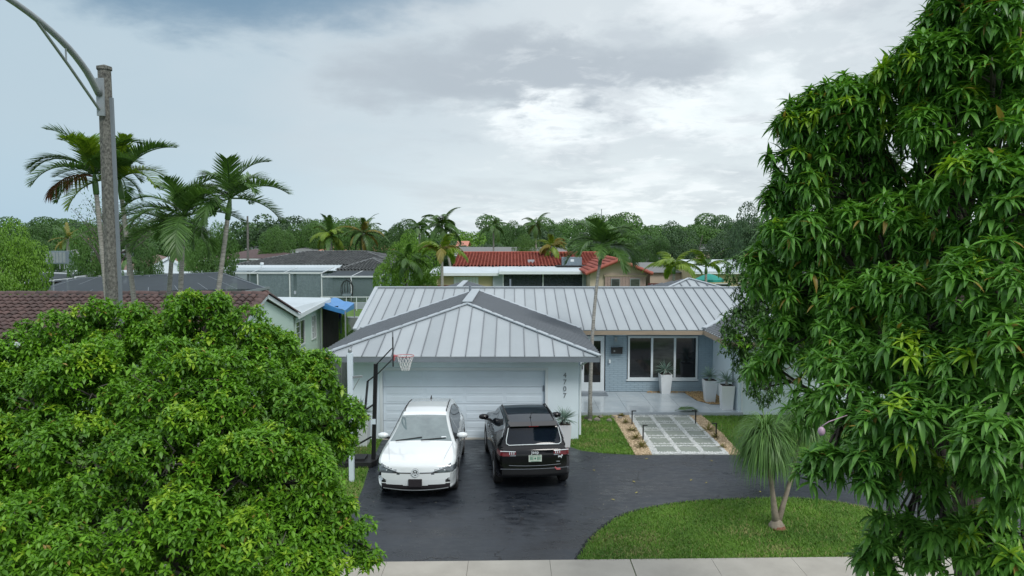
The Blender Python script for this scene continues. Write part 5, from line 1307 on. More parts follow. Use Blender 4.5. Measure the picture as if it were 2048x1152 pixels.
# eave wall end at far left front: window
p = at(15, 700, 25.0)
m_ = MB(); m_.box(p.x - .9, p.x + .5, EYl + .44, EYl + .49, 1.0, 2.1); MB().tube([at(590, 588, 37), at(590, 582, 37)], .06, 8).build('vent_pipe', 'grey_metal', HL)

# blue tarp shelter, clutter and fence between the lots
t = thing('tarp_shelter', 'blue tarpaulin shelter on posts behind the mint green house', 'shelter', (-10.0, 38.5, 0))
Cs = [at(641, 604, 36.8), at(690, 622, 36.2), at(708, 607, 40.0), at(668, 595, 41.0)]
v = []; nn = 10
for i in range(nn + 1):
    for j in range(nn + 1):
        u, w_ = i / nn, j / nn; p = Cs[0].lerp(Cs[1], u).lerp(Cs[3].lerp(Cs[2], u), w_); p.z += .12 * math.sin(u * 9) * .3 - .10 * math.sin(math.pi * u) * math.sin(math.pi * w_) + random.uniform(-.012, .012); v.append(p)
m_ = MB(); m_.v = [tuple(q) for q in v] + [tuple(q - Vector((0, 0, .015))) for q in v]; K_ = (nn + 1) ** 2
for i in range(nn):
    for j in range(nn):
        a = i * (nn + 1) + j; m_.f += [(a, a + 1, a + nn + 2, a + nn + 1), (K_ + a, K_ + a + nn + 1, K_ + a + nn + 2, K_ + a + 1)]; m_.m += [0, 0]
m_.poly([Cs[0], Cs[1], Cs[1] - Vector((0, 0, .18)), Cs[0] - Vector((0, 0, .30))]); m_.poly([Cs[1], Cs[2], Cs[2] - Vector((0, 0, .3)), Cs[1] - Vector((0, 0, .12))])
m_.build('tarp', 'tarp_blue', t, smooth=True)
for q in Cs: MB().beam((q.x * .998, q.y, 0), (q.x * .998, q.y, q.z - .03), .06, .06).build('post', 'grey_metal', t)
t = thing('slat_fence', 'black slatted screen under the blue tarpaulin', 'fence', (-9.8, 37.6, 0))
a = at(646, 668, 37.2); b_ = at(676, 662, 37.6)
for k in range(13):
    q = a.lerp(b_, k / 12); MB().box(q.x - .03, q.x + .03, q.y, q.y + .03, 0, at(650, 618, 37).z + .1).build('slat', 'black_metal', t)
MB().beam((a.x, a.y + .05, 1.9), (b_.x, b_.y + .05, 1.9), .04, .05).build('rail', 'black_metal', t); MB().beam((a.x, a.y + .05, .6), (b_.x, b_.y + .05, .6), .04, .05).build('rail', 'black_metal', t)
c0 = at(667, 645, 38.2); m_ = MB()
for k in range(9):
    x_ = c0.x - .38 + k * .09; dy = .06 * (k % 2); m_.box(x_, x_ + .088, 38.2 + dy, 38.24 + dy, c0.z - .50 - .05 * (k % 3), c0.z + .52)
tag(m_.build('hanging_cloth', 'cloth_purple'), 'dark purple cloth hanging under the blue tarpaulin', 'cloth')
p = at(706, 643, 40); tag(MB().box(p.x - .35, p.x + .35, 39.7, 40.3, 0, p.z + .25).build('storage_box', 'grey_metal'), 'grey storage box on the lawn beside the yellow-green bush', 'box')
t = thing('picket_fence', 'grey picket fence running back along the left property line', 'fence', (-6.6, 31, 0))
for k in range(40):
    y_ = 24.5 + k * .33; x_ = -6.55 - .042 * (y_ - 24.5)
    MB().prism([(x_ - .012, y_), (x_ + .012, y_), (x_ + .012, y_ + .18), (x_ - .012, y_ + .18)], .02, 1.75 + random.uniform(-.03, .03)).build('picket', 'fence_grey', t)
MB().beam((-6.53, 24.4, 1.4), (-7.07, 37.7, 1.4), .04, .07).build('rail', 'fence_grey', t)

# ------------------------------------------------------------------ vegetation prototypes for the distance
def crown_mesh(name, mt, nlobes=9, n=2600, size=.13, flat=.75, seed=1, droop=0):
    r = np.random.default_rng(seed); C = np.clip(r.normal(size=(nlobes, 3)), -1.6, 1.6) * np.array([.50, .50, .34]); C[0] = 0; Rr = r.uniform(.20, .46, nlobes); Rr[0] = .5
    pick = r.choice(nlobes, n, p=Rr ** 2 / (Rr ** 2).sum()); d_ = r.normal(size=(n, 3)); d_ /= np.linalg.norm(d_, axis=1, keepdims=True)
    P = C[pick] + d_ * Rr[pick][:, None] * (r.uniform(.7, 1.05, n) ** .6)[:, None]
    keep = np.ones(n, bool)
    for c_, q in zip(C, Rr): keep &= (np.linalg.norm(P - c_, axis=1) > q * .60)
    P = P[keep]; d_ = d_[keep]; n = len(P); P[:, 2] *= flat
    tv = [(-.5, 0, 0), (.1, -.42, .12), (.55, .05, -.1), (.0, .45, .1), (-.15, .05, .22)]; tf = [(0, 1, 4), (1, 2, 4), (2, 3, 4), (3, 0, 4)]
    ax = d_ + np.array([0, 0, .5]) + r.normal(0, .5, (n, 3)); Fm = frames(ax) * (size * r.uniform(.5, 1.2, n))[:, None, None]
    lo = P[:, 2].min(); P[:, 2] -= lo; sc = 1 / P[:, 2].max()
    return join_inst(name, tv, tf, Fm, P * np.array([1, 1, sc]), mt, False)
CR = {}
for nm, mt in (('dark', 'leaf_dark'), ('mid', 'leaf_mid'), ('lime', 'leaf_lime'), ('blue', 'leaf_blue')):
    CR[nm] = [crown_mesh('crown', mt, 10 + k * 3, 7500, .055, .8, k * 7 + len(nm)) for k in range(3)]
FINE = {'lime': crown_mesh('crown', 'leaf_lime', 18, 24000, .036, .85, 3), 'mid': crown_mesh('crown', 'leaf_mid', 18, 18000, .038, .9, 5), 'dark': crown_mesh('crown', 'leaf_dark', 18, 18000, .038, .85, 9), 'blue': crown_mesh('crown', 'leaf_blue', 20, 18000, .038, .8, 11)}
_tk = MB(); _tk.tube([(0, 0, 0), (.01, 0, .5), (0, .02, 1)], [.05, .035, .02], 7); TRK = _tk.mesh('trunk', 'bark')
def tree(label, x, y, h, w, kind, group=None, fine=False, low=.12, name='tree', cat='tree'):
    t = thing(name, label, cat, (x, y, 0), random.uniform(0, 6.28), group)
    k = link('trunk', TRK, t); k.scale = (h * .5, h * .5, h * .6)
    c_ = link('crown', FINE[kind] if fine else random.choice(CR[kind]), t); c_.location = (0, 0, h * low); c_.scale = (w / 2, w / 2, h * (1 - low))
    return t
def tree_px(label, px, pytop, w_px, Y, kind, **kw):
    p = at(px, pytop, Y); return tree(label, p.x, Y, p.z, w_px * Y / F, kind, **kw)
# the belt of trees along the horizon
rows = [(120, 10, (5.6, 9.4), 12), (160, 12, (6.8, 11.2), 14), (215, 14, (8.4, 13.2), 17), (300, 20, (11, 15.5), 24)]
for Y, step, (h0, h1), w0 in rows:
    x = -Y * .78
    while x < Y * .80:
        if random.random() < .14: x += step * .8; continue
        h = random.uniform(h0, h1) * random.choice((.8, 1, 1, 1.12))
        if Y < 130 and -Y * .30 < x < -Y * .02 and random.random() < .5: h *= .7
        tree('broad green tree in the belt of trees along the horizon', x + random.uniform(-2, 2), Y + random.uniform(-8, 8), h, w0 * random.uniform(.8, 1.25), random.choice(['dark', 'mid', 'mid', 'blue', 'mid', 'lime' if Y < 170 and random.random() < .3 else 'dark']), group='trees along the horizon')
        x += step * random.uniform(.8, 1.25)
# individual trees
tree_px('bright lime green tree at the left edge beyond the tiled roof', -5, 436, 175, 42, 'lime', fine=True, low=.05)
tree_px('round lime green tree left of the red tiled roof', 812, 458, 115, 62, 'lime', fine=True, low=.05)
tree_px('broad domed dark green tree behind the porch palm', 1180, 426, 150, 130, 'mid', fine=True)
tree_px('tall dark feathery tree beside the mango at right', 1520, 402, 130, 70, 'blue', fine=True)
tree_px('dark green tree with a wide crown on the right horizon', 1455, 440, 130, 105, 'blue', fine=True)
tree_px('dark leafy tree behind the green umbrella', 1345, 442, 120, 100, 'blue', fine=True)
tree_px('dark tree mid right with rusty twigs at its foot', 1290, 470, 90, 95, 'dark', fine=True)
tree_px('tall dark domed tree right of the lime tree', 780, 437, 90, 95, 'dark', fine=True)
tree_px('flat topped dark tree behind the two feathery date palms', 695, 432, 110, 110, 'mid', fine=True)
tree_px('bushy dark green tree between the two left palms', 285, 455, 70, 55, 'dark', fine=True)
tree_px('olive green tree behind the twin palms left of the pole', 190, 440, 90, 60, 'mid', fine=True)
tree_px('green bushy tree behind the rightmost left palm', 425, 440, 90, 58, 'mid', fine=True)
tree_px('small round tree before the grey ridge roof', 1057, 465, 60, 85, 'mid', fine=True)
tree_px('bushy green tree left of the coconut palms', 560, 450, 80, 100, 'mid', fine=True)
tree_px('dark shrub tree beside the air conditioner', 95, 470, 90, 66, 'dark', fine=True)
tree_px('light green tree glimpsed through the mango branches', 1830, 430, 300, 60, 'lime', fine=True)
tree_px('dark tree behind the mango at the right edge', 2010, 400, 240, 50, 'dark', fine=True)
tree_px('low bushy tree right of the house wing', 1700, 520, 160, 45, 'mid', fine=True)
tree_px('yellow-green bush beside the slatted screen', 687, 618, 34, 38.6, 'lime', fine=True, low=.0, name='bush', cat='bush')
tree_px('dark hedge plant at the fence behind the purple cloth', 700, 652, 40, 37, 'dark', fine=True, low=0, name='bush', cat='bush')
tree_px('green shrub among the roofs below the palms', 385, 500, 60, 70, 'mid', fine=True, low=0, name='bush', cat='bush')
tree_px('tall rounded tree on the horizon above the dark tiled roof', 610, 436, 95, 125, 'mid', fine=True)
tree_px('dense dark tree on the horizon right of the coconut palms', 1005, 440, 85, 120, 'dark', fine=True)
tree_px('low wide tree on the horizon left of the street light palms', 60, 446, 110, 120, 'dark', fine=True)
# bare, dead looking twiggy tree behind the pole
t = thing('bare_tree', 'sparse olive twiggy tree behind the leftmost palm', 'tree', (at(215, 470, 30).x, 30, 0)); o_ = ORG[t]; m_ = MB(); m_.tube([o_, o_ + Vector((0, 0, 4.5)), at(220, 440, 30)], [.12, .09, .05], 7)
tips = []
for k in range(46):
    s_ = o_ + Vector((0, 0, random.uniform(4.0, 6.4))); e = at(random.uniform(140, 330), random.uniform(395, 470), 30 + random.uniform(-1.5, 1.5)); mm = s_.lerp(e, .5) + Vector((0, 0, random.uniform(0, .4))); m_.tube([s_, mm, e], [.03, .018, .006], 4); tips += [e, mm.lerp(e, .5)]
    for q in range(4):
        a_ = mm.lerp(e, random.random()); b2 = a_ + Vector(rng.normal(size=3)) * .28; m_.tube([a_, b2], [.008, .003], 3); tips.append(b2)
m_.build('trunk', 'bark_grey', t)
P = np.repeat(np.array([tuple(q) for q in tips]), 6, 0) + rng.normal(0, .16, (len(tips) * 6, 3)); tv, tf = blade_template(2, .22, .1, .3, (.5, 1)); me = join_inst('foliage', tv, tf, leaf_dirs(rng.normal(size=P.shape)) * .10, P - np.array(ORG[t]), 'leaf_mid'); link('foliage', me, t, ORG[t], 'stuff')
# distant palms
FQ = [frond_mesh('frond', 3.6, 1.4, 44, .9, .12, 'palm_leaf', 0, .55, .1), frond_mesh('frond', 3.4, 1.8, 44, .9, .12, 'palm_leaf', 0, .75, 0)]
FY = [frond_mesh('frond', 2.9, 1.7, 46, .8, .10, 'palm_leaf_lime', 0, .7, .2), frond_mesh('frond', 2.7, 2.0, 46, .75, .10, 'palm_leaf_yellow', 0, .8, .1)]
FT = [frond_mesh('frond', 3.6, 1.2, 44, .6, .10, 'palm_leaf', 0, .3, .3), frond_mesh('frond', 3.5, 1.4, 44, .6, .10, 'palm_leaf', 0, .4, .2), frond_mesh('frond', 3.3, 1.4, 44, .6, .09, 'palm_leaf_yellow', 0, .4, .2)]
FC = [frond_mesh('frond', 3.0, 1.2, 30, .5, .06, 'palm_leaf_yellow', 0, .3, .3), frond_mesh('frond', 3.0, .9, 30, .5, .06, 'palm_leaf', 0, .2, .3)]
def palm_px(label, px, py, Y, fr, elevs, r=.16, shaft=0.0, lean=0.0, sc=1.0, name='palm_tree'):
    p = at(px, py, Y); t = palm(name, label, (p.x + lean, Y, 0), p, r, fr, elevs, shaft=shaft)
    if sc != 1.0:
        for o in t.children:
            if o.name.startswith('frond'): o.matrix_basis = o.matrix_basis @ Matrix.Scale(sc, 4)
    return t
e_full = [80, 65, 55, 45, 35, 25, 15, 5, -8, -20, -35, 50, 20, -5, 30, 60]
palm_px('tall coconut palm on the horizon, larger of the pair left of centre', 884, 452, 92, FQ, e_full, lean=1.5)
palm_px('smaller coconut palm on the horizon, left one of the pair', 838, 455, 105, FQ, e_full[:12], sc=.85)
palm_px('shaggy green date palm, left one of two before the salmon roof', 661, 470, 90, [FT[0], FY[0]], e_full + [70, 40, 10, -15, 0, 28], r=.25)
palm_px('shaggy date palm with tan skirt, right one of two before the salmon roof', 727, 466, 88, FT, e_full + [70, 40, 10, -15, 0, 28, -40, -50], r=.25)
palm_px('slim tall palm above the grey ridge roof', 987, 452, 95, FQ, e_full[:10], sc=.7, r=.12)
palm_px('wind-blown tall palm left of the domed tree', 1072, 448, 90, FQ, [70, 60, 45, 30, 15, 5, -10, -20, -35, 25], sc=.65, r=.1)
palm_px('golden green palm before the grey ridge roof', 1104, 492, 80, FY, e_full[:12], sc=.8)
palm_px('golden bottle palm with drooping fronds left of the red tiled roof', 884, 520, 58, FY, [75, 60, 50, 40, 30, 22, 12, 45, 20, 35], shaft=.8, r=.14, sc=.82)
palm_px('dark green palm left of the golden bottle palm', 815, 520, 60, FQ, e_full[:12], sc=.62, r=.12)
palm_px('lime arching palm behind the rear roof peak', 1348, 545, 52, FY[:1], [78, 65, 52, 42, 32, 24, 14, 46, 28], shaft=.4, r=.12, sc=.78)
palm_px('green arching palm right of the lime palm', 1412, 545, 53, [FY[0], FT[0]], [78, 62, 50, 38, 28, 20, 45, 30], shaft=.4, r=.12, sc=.72)
palm_px('date palm with a skirt of golden dead fronds on the far left', 135, 478, 100, FC, [85, 75, 65, 55, 45, 30, 15, 5, -5, -12, -20, 70, 40, 10, -15, 0, -25, 25], r=.25, sc=.95)
palm_px('dark green palm beside the light pole foot', 255, 520, 55, FQ, [60, 40, 25, 10, 0, 50, 15, 30], sc=.45, r=.1)
palm_px('slim palm among the far trees left of centre', 563, 470, 110, FQ, e_full[:10], sc=.6, r=.1)

# ------------------------------------------------------------------ houses behind
def gable_roof(th, x0, x1, y0, y1, ez, rz_, mt, axis='x', over=.0, hip=0.0, name='roof', tiles=None, tmt=None, both=True, pitch=.30, exp_=.40):
    """ridge along x (or y); hip = length of hipped ends"""
    m_ = MB(); ym = (y0 + y1) / 2; A, B = (x0 + hip, ym, rz_), (x1 - hip, ym, rz_)
    if axis == 'y': 
        xm = (x0 + x1) / 2; A, B = (xm, y0 + hip, rz_), (xm, y1 - hip, rz_)
        faces = [[(x0, y0, ez), A, B, (x0, y1, ez)], [(x1, y0, ez), (x1, y1, ez), B, A], [(x0, y0, ez), (x1, y0, ez), A], [(x0, y1, ez), B, (x1, y1, ez)]]
        if hip == 0: faces = faces[:2]
    else:
        faces = [[(x0, y0, ez), (x1, y0, ez), B, A], [(x0, y1, ez), A, B, (x1, y1, ez)], [(x0, y0, ez), A, (x0, y1, ez)], [(x1, y0, ez), (x1, y1, ez), B]]
        if hip == 0: faces = faces[:2]
    for f in faces: m_.slab(f, .08)
    rf = m_.build(name, mt, th)
    if tiles:
        tv, tf = barrel(pitch * .40, pitch * .30, exp_ * 1.12, n=4); tv[:, 2] *= 1.7; tv[:, 2] += (exp_ * 1.12 - tv[:, 1]) * .10
        for fi, f in enumerate(faces):
            if fi == 1 and axis == 'x': continue
            P = [Vector(q) for q in f]; n_ = (P[1] - P[0]).cross(P[2] - P[0]).normalized()
            if n_.z < 0: n_ = -n_
            u = Vector((0, 0, 1)).cross(n_).normalized(); v_ = n_.cross(u).normalized()
            if v_.z < 0: v_ = -v_; u = -u
            o0 = P[0]; q = np.array([((p - o0).dot(u), (p - o0).dot(v_)) for p in P]); lo, hi = q.min(0), q.max(0)
            g_ = np.array([(a, b2) for a in np.arange(lo[0] + pitch / 2, hi[0], pitch) for b2 in np.arange(lo[1], hi[1], exp_)])
            g_ = g_[in_poly(g_ + np.array([0, exp_ * .5]), [tuple(z) for z in q])]
            if not len(g_): continue
            W_ = np.array(o0)[None] + g_[:, :1] * np.array(u)[None] + g_[:, 1:] * np.array(v_)[None] + np.array(n_)[None] * .02
            Rm = np.stack([np.array(u), np.array(v_), np.array(n_)], -1); tilt = np.array(Matrix.Rotation(-.04, 3, 'X'))
            me = join_inst('roof_tile', tv, tf, np.repeat((Rm @ tilt)[None], len(g_), 0), W_ - np.array(ORG[th]), tmt or mt, True); link('roof_tile', me, rf, ORG[th], 'stuff')
        m2 = MB(); m2.tube([Vector(A) + Vector((0, 0, .05)), Vector(B) + Vector((0, 0, .05))], .13, 7)
        if hip:
            cs = [(x0, y0, ez), (x1, y0, ez), (x0, y1, ez), (x1, y1, ez)]
            for c_ in cs:
                e = A if (Vector(c_) - Vector(A)).length < (Vector(c_) - Vector(B)).length else B
                m2.tube([Vector(c_) + Vector((0, 0, .05)), Vector(e) + Vector((0, 0, .05))], .12, 7)
        m2.build('ridge_tile', tmt or mt, rf)
    return rf
def walls(th, x0, x1, y0, y1, z, mt, name='wall', z0=0):
    return MB().box(x0, x1, y0, y1, z0, z).build(name, mt, th)
def win(th, x0, x1, z0, z1, y, mt='glass_dark', name='window', fr='trim_white'):
    m_ = MB(); m_.box(x0, x1, y - .05, y - .001, z0, z1); w = m_.build(name, fr, th)
    MB().box(x0 + .06, x1 - .06, y - .06, y - .051, z0 + .06, z1 - .06).build('pane', mt, w); return w

# red tiled house
Yr = 70.0
pL, pR_ = at(925, 533, 74.5), at(1290, 533, 74.5); zf = at(1000, 545, Yr).z; ez = at(1000, 533, 74.5).z; rz_ = at(1000, 506, 82.5).z
H2 = thing('house', 'long house with bright red tiled roof and dark screened patio', 'house', ((pL.x + pR_.x) / 2, 78, 0))
xl, xr = at(905, 533, 74.5).x, at(1215, 533, 74.5).x
gable_roof(H2, xl, xr, 74.5, 90.5, ez, rz_, 'tile_red', tiles=True, pitch=.36, exp_=.5)
x0, x1 = at(868, 545, Yr).x, at(1172, 545, Yr).x
xm_ = at(998, 545, Yr).x
m_ = MB(); m_.slab([(x0 - .4, Yr - .4, zf - .05), (xm_, Yr - .4, zf - .05), (xm_, 74.6, ez), (x0 - .4, 74.6, ez)], .05); m_.slab([(xm_ + .001, Yr - .9, zf + .14), (x1 + .2, Yr - .9, zf + .14), (x1 + 1.2, 74.6, ez + .02), (xm_ + .001, 74.6, ez + .02)], .05); m_.build('flat_roof', 'flat_roof', H2)
m_ = MB(); m_.box(x0 - .4, xm_, Yr - .44, Yr - .401, zf - .30, zf - .04); m_.box(xm_ + .002, x1 + .2, Yr - .95, Yr - .901, zf - .12, zf + .15); m_.build('fascia', 'trim_white', H2)
MB().box(x0, x0 + .35, Yr, Yr + .2, 0, zf - .1).build('pier', 'cream_wall', H2); MB().box(xm_ - .6, xm_ + .4, Yr, Yr + .2, 0, zf - .1).build('pier', 'grey_wall', H2); MB().box(x0 + .35, xm_ - .6, Yr + .4, Yr + .6, 0, zf - .1).build('wall', 'cream_wall', H2); MB().box(x1 - .3, x1 + .3, Yr, Yr + .2, 0, zf - .1).build('pier', 'grey_wall', H2)
a, b_ = at(907, 560, Yr).x, at(957, 560, Yr).x
m_ = MB()
for k in range(8): m_.box(a + (b_ - a) * k / 8, a + (b_ - a) * (k + .92) / 8, Yr + .33, Yr + .39, .3, zf - .45)
m_.build('shutter', 'trim_white', H2)
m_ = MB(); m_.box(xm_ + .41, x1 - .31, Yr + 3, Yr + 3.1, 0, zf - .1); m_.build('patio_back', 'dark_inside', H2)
for k in range(3):
    q = xm_ + .4 + (x1 - xm_ - .7) * k / 2; MB().box(q - .05, q + .05, Yr - .1, Yr - .001, 0, zf - .12).build('post', 'screen_beam', H2)
MB().box(xm_ + .41, x1 - .31, Yr + .05, Yr + .06, .3, zf - .2).build('screen', 'screen_mesh', H2)
m_ = MB(); nn = 26
for k in range(nn):
    q = at(1085 + 75 * k / nn, 553 + 3 * math.sin(k * 1.3), Yr + 1); m_.lathe([(0, -.05), (.05, 0), (0, .05)], q, 6)
m_.build('fairy_lights', 'trim_white', H2)
p = at(1062, 530, 76.5); MB().box(p.x - .35, p.x + .35, 76.3, 76.9, p.z - .1, p.z + .55).build('roof_vent', 'roof_trim', H2)
for k in range(9):
    q = at(933 + k * 26.5, 533.5, 74.4); MB().box(q.x - .09, q.x + .09, 74.2, 74.4, q.z - .02, q.z + .10).build('strap', 'cladding', H2)
p = at(1143, 530, 74.0); t = thing('air_conditioner', 'dark grey air conditioner on the flat roof below the red tiles', 'air conditioner', (p.x, 74.0, ez + .03)); MB().box(-1.0, 1.0, -.6, .6, .12, .95).build('case', 'ac_grey', t, local=True); MB().box(-1.6, 1.6, -.7, .7, 0, .119).build('base', 'black_plastic', t, local=True); MB().box(-.15, .2, -.62, -.601, .5, .75).build('label_plate', 'trim_white', t, local=True)
# its gabled wing facing the viewer
a, b_ = at(1170, 548, 66), at(1303, 548, 66); zr = at(1240, 521, 66).z
gable_roof(H2, a.x, b_.x, 65.5, 80, a.z, zr, 'tile_red', axis='y', tiles=True, pitch=.36, exp_=.5, name='wing_roof')
m_ = MB(); m_.tube([(a.x, 65.4, a.z + .05), ((a.x + b_.x) / 2, 65.4, zr + .06), (b_.x, 65.4, a.z + .05)], .16, 8); m_.build('rake_tile', 'tile_red', H2)
m_ = MB(); xm2 = (a.x + b_.x) / 2; m_.poly([(a.x + .5, 66.2, 0), (b_.x - .5, 66.2, 0), (b_.x - .5, 66.2, a.z + .1), (xm2, 66.2, zr - .12), (a.x + .5, 66.2, a.z + .1)]); m_.poly([(a.x + .5, 66.2, 0), (a.x + .5, 80, 0), (a.x + .5, 80, a.z), (a.x + .5, 66.2, a.z)]); m_.build('wing_wall', 'beige_wall', H2)
c_, d_ = at(1210, 553, 66), at(1292, 553, 66)
m_ = MB()
for k in range(14): m_.box(c_.x + (d_.x - c_.x) * k / 14, c_.x + (d_.x - c_.x) * (k + .94) / 14, 66.0, 66.08 + .03 * (k % 2), .2, c_.z)
m_.build('shutter', 'pink_blind', H2); MB().box(c_.x - .1, d_.x + .1, 65.95, 66.19, c_.z + .001, c_.z + .16).build('shutter_header', 'wood_fascia', H2)
for e, g_ in ((1222, 1240), (1260, 1280)): win(H2, at(e, 560, 66).x, at(g_, 560, 66).x, .5, at(e, 557, 66).z, 65.98, 'glass_mid', fr='grey_metal')
t = thing('wood_fence', 'dark red wooden fence between the palm and the cream patio wall', 'fence', (at(845, 570, 66).x, 66, 0))
for k in range(40):
    q = at(800, 570, 66).x + k * .14; MB().box(q, q + .13, 66, 66.04, 0, 1.75).build('board', 'fence_red', t)
t = thing('wood_fence', 'dark red wooden fence right of the gabled wing', 'fence', (at(1330, 570, 68).x, 68, 0))
for k in range(36):
    q = at(1296, 570, 68).x + k * .14; MB().box(q, q + .13, 68, 68.04, 0, 1.8).build('board', 'fence_red', t)

# dark tiled house with pale screened lanai
H3 = thing('house', 'house with dark grey tiled hip roof above a pale screened lanai', 'house', (at(640, 560, 76).x, 78, 0))
def X(px, Y): return at(px, 540, Y).x
ez3 = at(640, 531, 75).z; rz3 = at(640, 504, 84).z
gable_roof(H3, X(468, 75), X(798, 75), 75, 93, ez3, rz3, 'tile_dark', hip=5.2, tiles=True, pitch=.34, exp_=.5)
ez4 = at(730, 541, 72).z; zr4 = at(730, 518, 77).z
gable_roof(H3, X(672, 72), X(785, 72), 72, 82, ez4, zr4, 'tile_dark', axis='y', hip=4.6, tiles=True, pitch=.34, exp_=.5, name='wing_roof')
m_ = MB(); m_.slab([(X(440, 71.5), 71.5, at(500, 541, 71.5).z), (X(672, 71.5), 71.5, at(500, 541, 71.5).z), (X(685, 75.2), 75.2, ez3 + .08), (X(455, 75.2), 75.2, ez3 + .08)], .06); m_.build('flat_roof', 'flat_roof', H3)
MB().lathe([(.12, 0), (.12, .3), (.2, .32), (.18, .5), (0, .52)], at(524, 535, 73), 8).build('roof_vent', 'trim_white', H3)
walls(H3, X(500, 73), X(780, 73), 73, 90, ez4 - .1, 'teal_wall')
SR = []
Ls, zs = 67.0, at(500, 546, 67).z
m_ = MB()
for px in (452, 515, 579, 643): m_.beam((X(px, Ls), Ls, 0), (X(px, Ls), Ls, zs), .10, .10)
m_.build('frame_post', 'screen_beam', H3)
m_ = MB(); m_.beam((X(430, Ls), Ls, zs), (X(643, Ls), Ls, zs), .10, .14); m_.beam((X(643, Ls), Ls, zs), (X(668, 71.4), 71.4, zs + .35), .08, .08)
for px in (500, 565): m_.beam((X(px, Ls), Ls, zs), (X(px + 30, 71.4), 71.4, zs + .32), .06, .06)
zs2 = zs - .33
m_.beam((X(643, Ls - .1), Ls - .1, zs2), (X(762, Ls - .1), Ls - .1, zs2), .10, .14); m_.beam((X(762, Ls), Ls, zs2), (X(775, 71.8), 71.8, zs2 + .2), .08, .08); m_.beam((X(702, Ls), Ls, zs2), (X(725, 71.8), 71.8, zs2 + .3), .07, .07)
m_.build('frame_beam', 'screen_beam', H3)
m_ = MB()
for px in (702, 761): m_.beam((X(px, Ls - .1), Ls - .1, 0), (X(px, Ls - .1), Ls - .1, zs2 - .07), .10, .10)
m_.build('frame_post', 'screen_beam', H3)
m_ = MB(); m_.poly([(X(430, Ls), Ls + .1, 0), (X(643, Ls), Ls + .1, 0), (X(643, Ls), Ls + .1, zs), (X(430, Ls), Ls + .1, zs)]); m_.poly([(X(643, Ls), Ls + .0, 0), (X(762, Ls), Ls + .0, 0), (X(762, Ls), Ls + .0, zs2), (X(643, Ls), Ls + .0, zs2)])
m_.poly([(X(430, Ls), Ls + .1, zs + .02), (X(643, Ls), Ls + .1, zs + .02), (X(668, 71.4), 71.4, zs + .33), (X(455, 71.4), 71.4, zs + .33)]); m_.build('screen', 'screen_pale', H3)
m_ = MB(); m_.poly([(X(643, Ls), Ls + .1, zs2 + .02), (X(762, Ls), Ls + .1, zs2 + .02), (X(775, 71.8), 71.8, zs2 + .3), (X(675, 71.8), 71.8, zs2 + .3)]); m_.build('screen_roof', 'screen_mesh', H3)
m_ = MB(); k0, k1 = X(518, 70), X(665, 70); nb = 62
for k in range(nb): 
    if 28 < k < 32: continue
    m_.box(k0 + (k1 - k0) * k / nb, k0 + (k1 - k0) * (k + .7) / nb, 69.9, 69.96 + .05 * (k % 3), .1, zs - .2)
m_.build('vertical_blind', 'vertical_blind', H3)
MB().box(X(715, 73), X(738, 73), 72.93, 72.99, 2.2, 2.45).build('vent_grille', 'ac_grey', H3)
t = thing('swing_chair', 'black hanging egg chair on the screened lanai', 'chair', (X(693, 66), 66.0, 0))
m_ = MB(); 
for k in range(7):
    a = math.pi * k / 6; m_.tube([(.55 * math.cos(a) * math.cos(b2), .45 * math.sin(a) * math.cos(b2) * .8, 1.35 + .85 * math.sin(b2)) for b2 in np.linspace(-1.4, 1.4, 8)], .03, 5)
m_.build('basket', 'black_metal', t, local=True); MB().box(-.4, .4, -.1, .35, .75, .95).build('cushion', 'ac_grey', t, local=True); MB().tube([(.3, .6, 0), (.45, .6, 1.6), (.2, .3, 2.4), (0, 0, 2.3), (0, 0, 2.15)], .035, 6).build('stand', 'black_metal', t, local=True)
t = thing('garden_rail', 'low pale rail along the back lawn before the lanai', 'fence', (X(700, 60), 60, 0))
MB().beam((X(640, 60), 60, 1.15), (X(790, 60), 60, 1.15), .05, .06).build('rail', 'trim_white', t)
for k in range(8): q = X(650, 60) + k * .85; MB().box(q, q + .05, 60.0, 60.05, 0, 1.12).build('post', 'trim_white', t)
MB().box(X(700, 62), X(800, 62), 61.5, 61.8, 0, .55).build('pool_wall', 'grey_wall', None); bpy.data.objects['pool_wall']['label'] = 'low grey garden wall behind the pale rail'; bpy.data.objects['pool_wall']['category'] = 'wall'

# dark pool cage behind the tiled house
PC = thing('pool_cage', 'large dark mesh pool enclosure rising behind the brown tiled ridge', 'pool enclosure', (at(300, 560, 52).x, 52, 0))
z_e = at(533, 577, 47).z
E1, E0, F1, F0 = Vector((at(533, 577, 47).x, 47, z_e)), Vector((at(60, 590, 47).x, 47, z_e - .3)), Vector((-23.6, 62, z_e)), Vector((at(60, 590, 47).x - 6, 62, z_e))
T1, T0 = at(438, 545, 54), at(160, 556, 54)
m_ = MB(); m_.poly([E0, E1, T1, T0]); m_.poly([E1, F1, T1]); m_.poly([F1, F0, T0, T1]); m_.poly([F0, E0, T0]); 
m_.poly([(E0.x, E0.y, 0), (E1.x, E1.y, 0), E1, E0]); m_.poly([(E1.x, E1.y, 0), (F1.x, F1.y, 0), F1, E1]); m_.build('mesh_panel', 'screen_mesh', PC)
m_ = MB()
for k in range(9): s_ = k / 8; m_.beam(E0.lerp(E1, s_), T0.lerp(T1, s_), .035, .04)
m_.beam(T0, T1, .07, .08); m_.beam(E1, T1, .07, .08); m_.beam(F1, T1, .06, .06); m_.build('mesh_rib', 'fascia_grey', PC)
m_ = MB(); m_.beam(at(480, 586, 45.8), E1 + Vector((.2, 0, .05)), .12, .16); m_.beam(E1 + Vector((.1, 0, 0)), (E1.x + .1, E1.y, 0), .10, .10); m_.build('gutter', 'screen_beam_dark', PC)
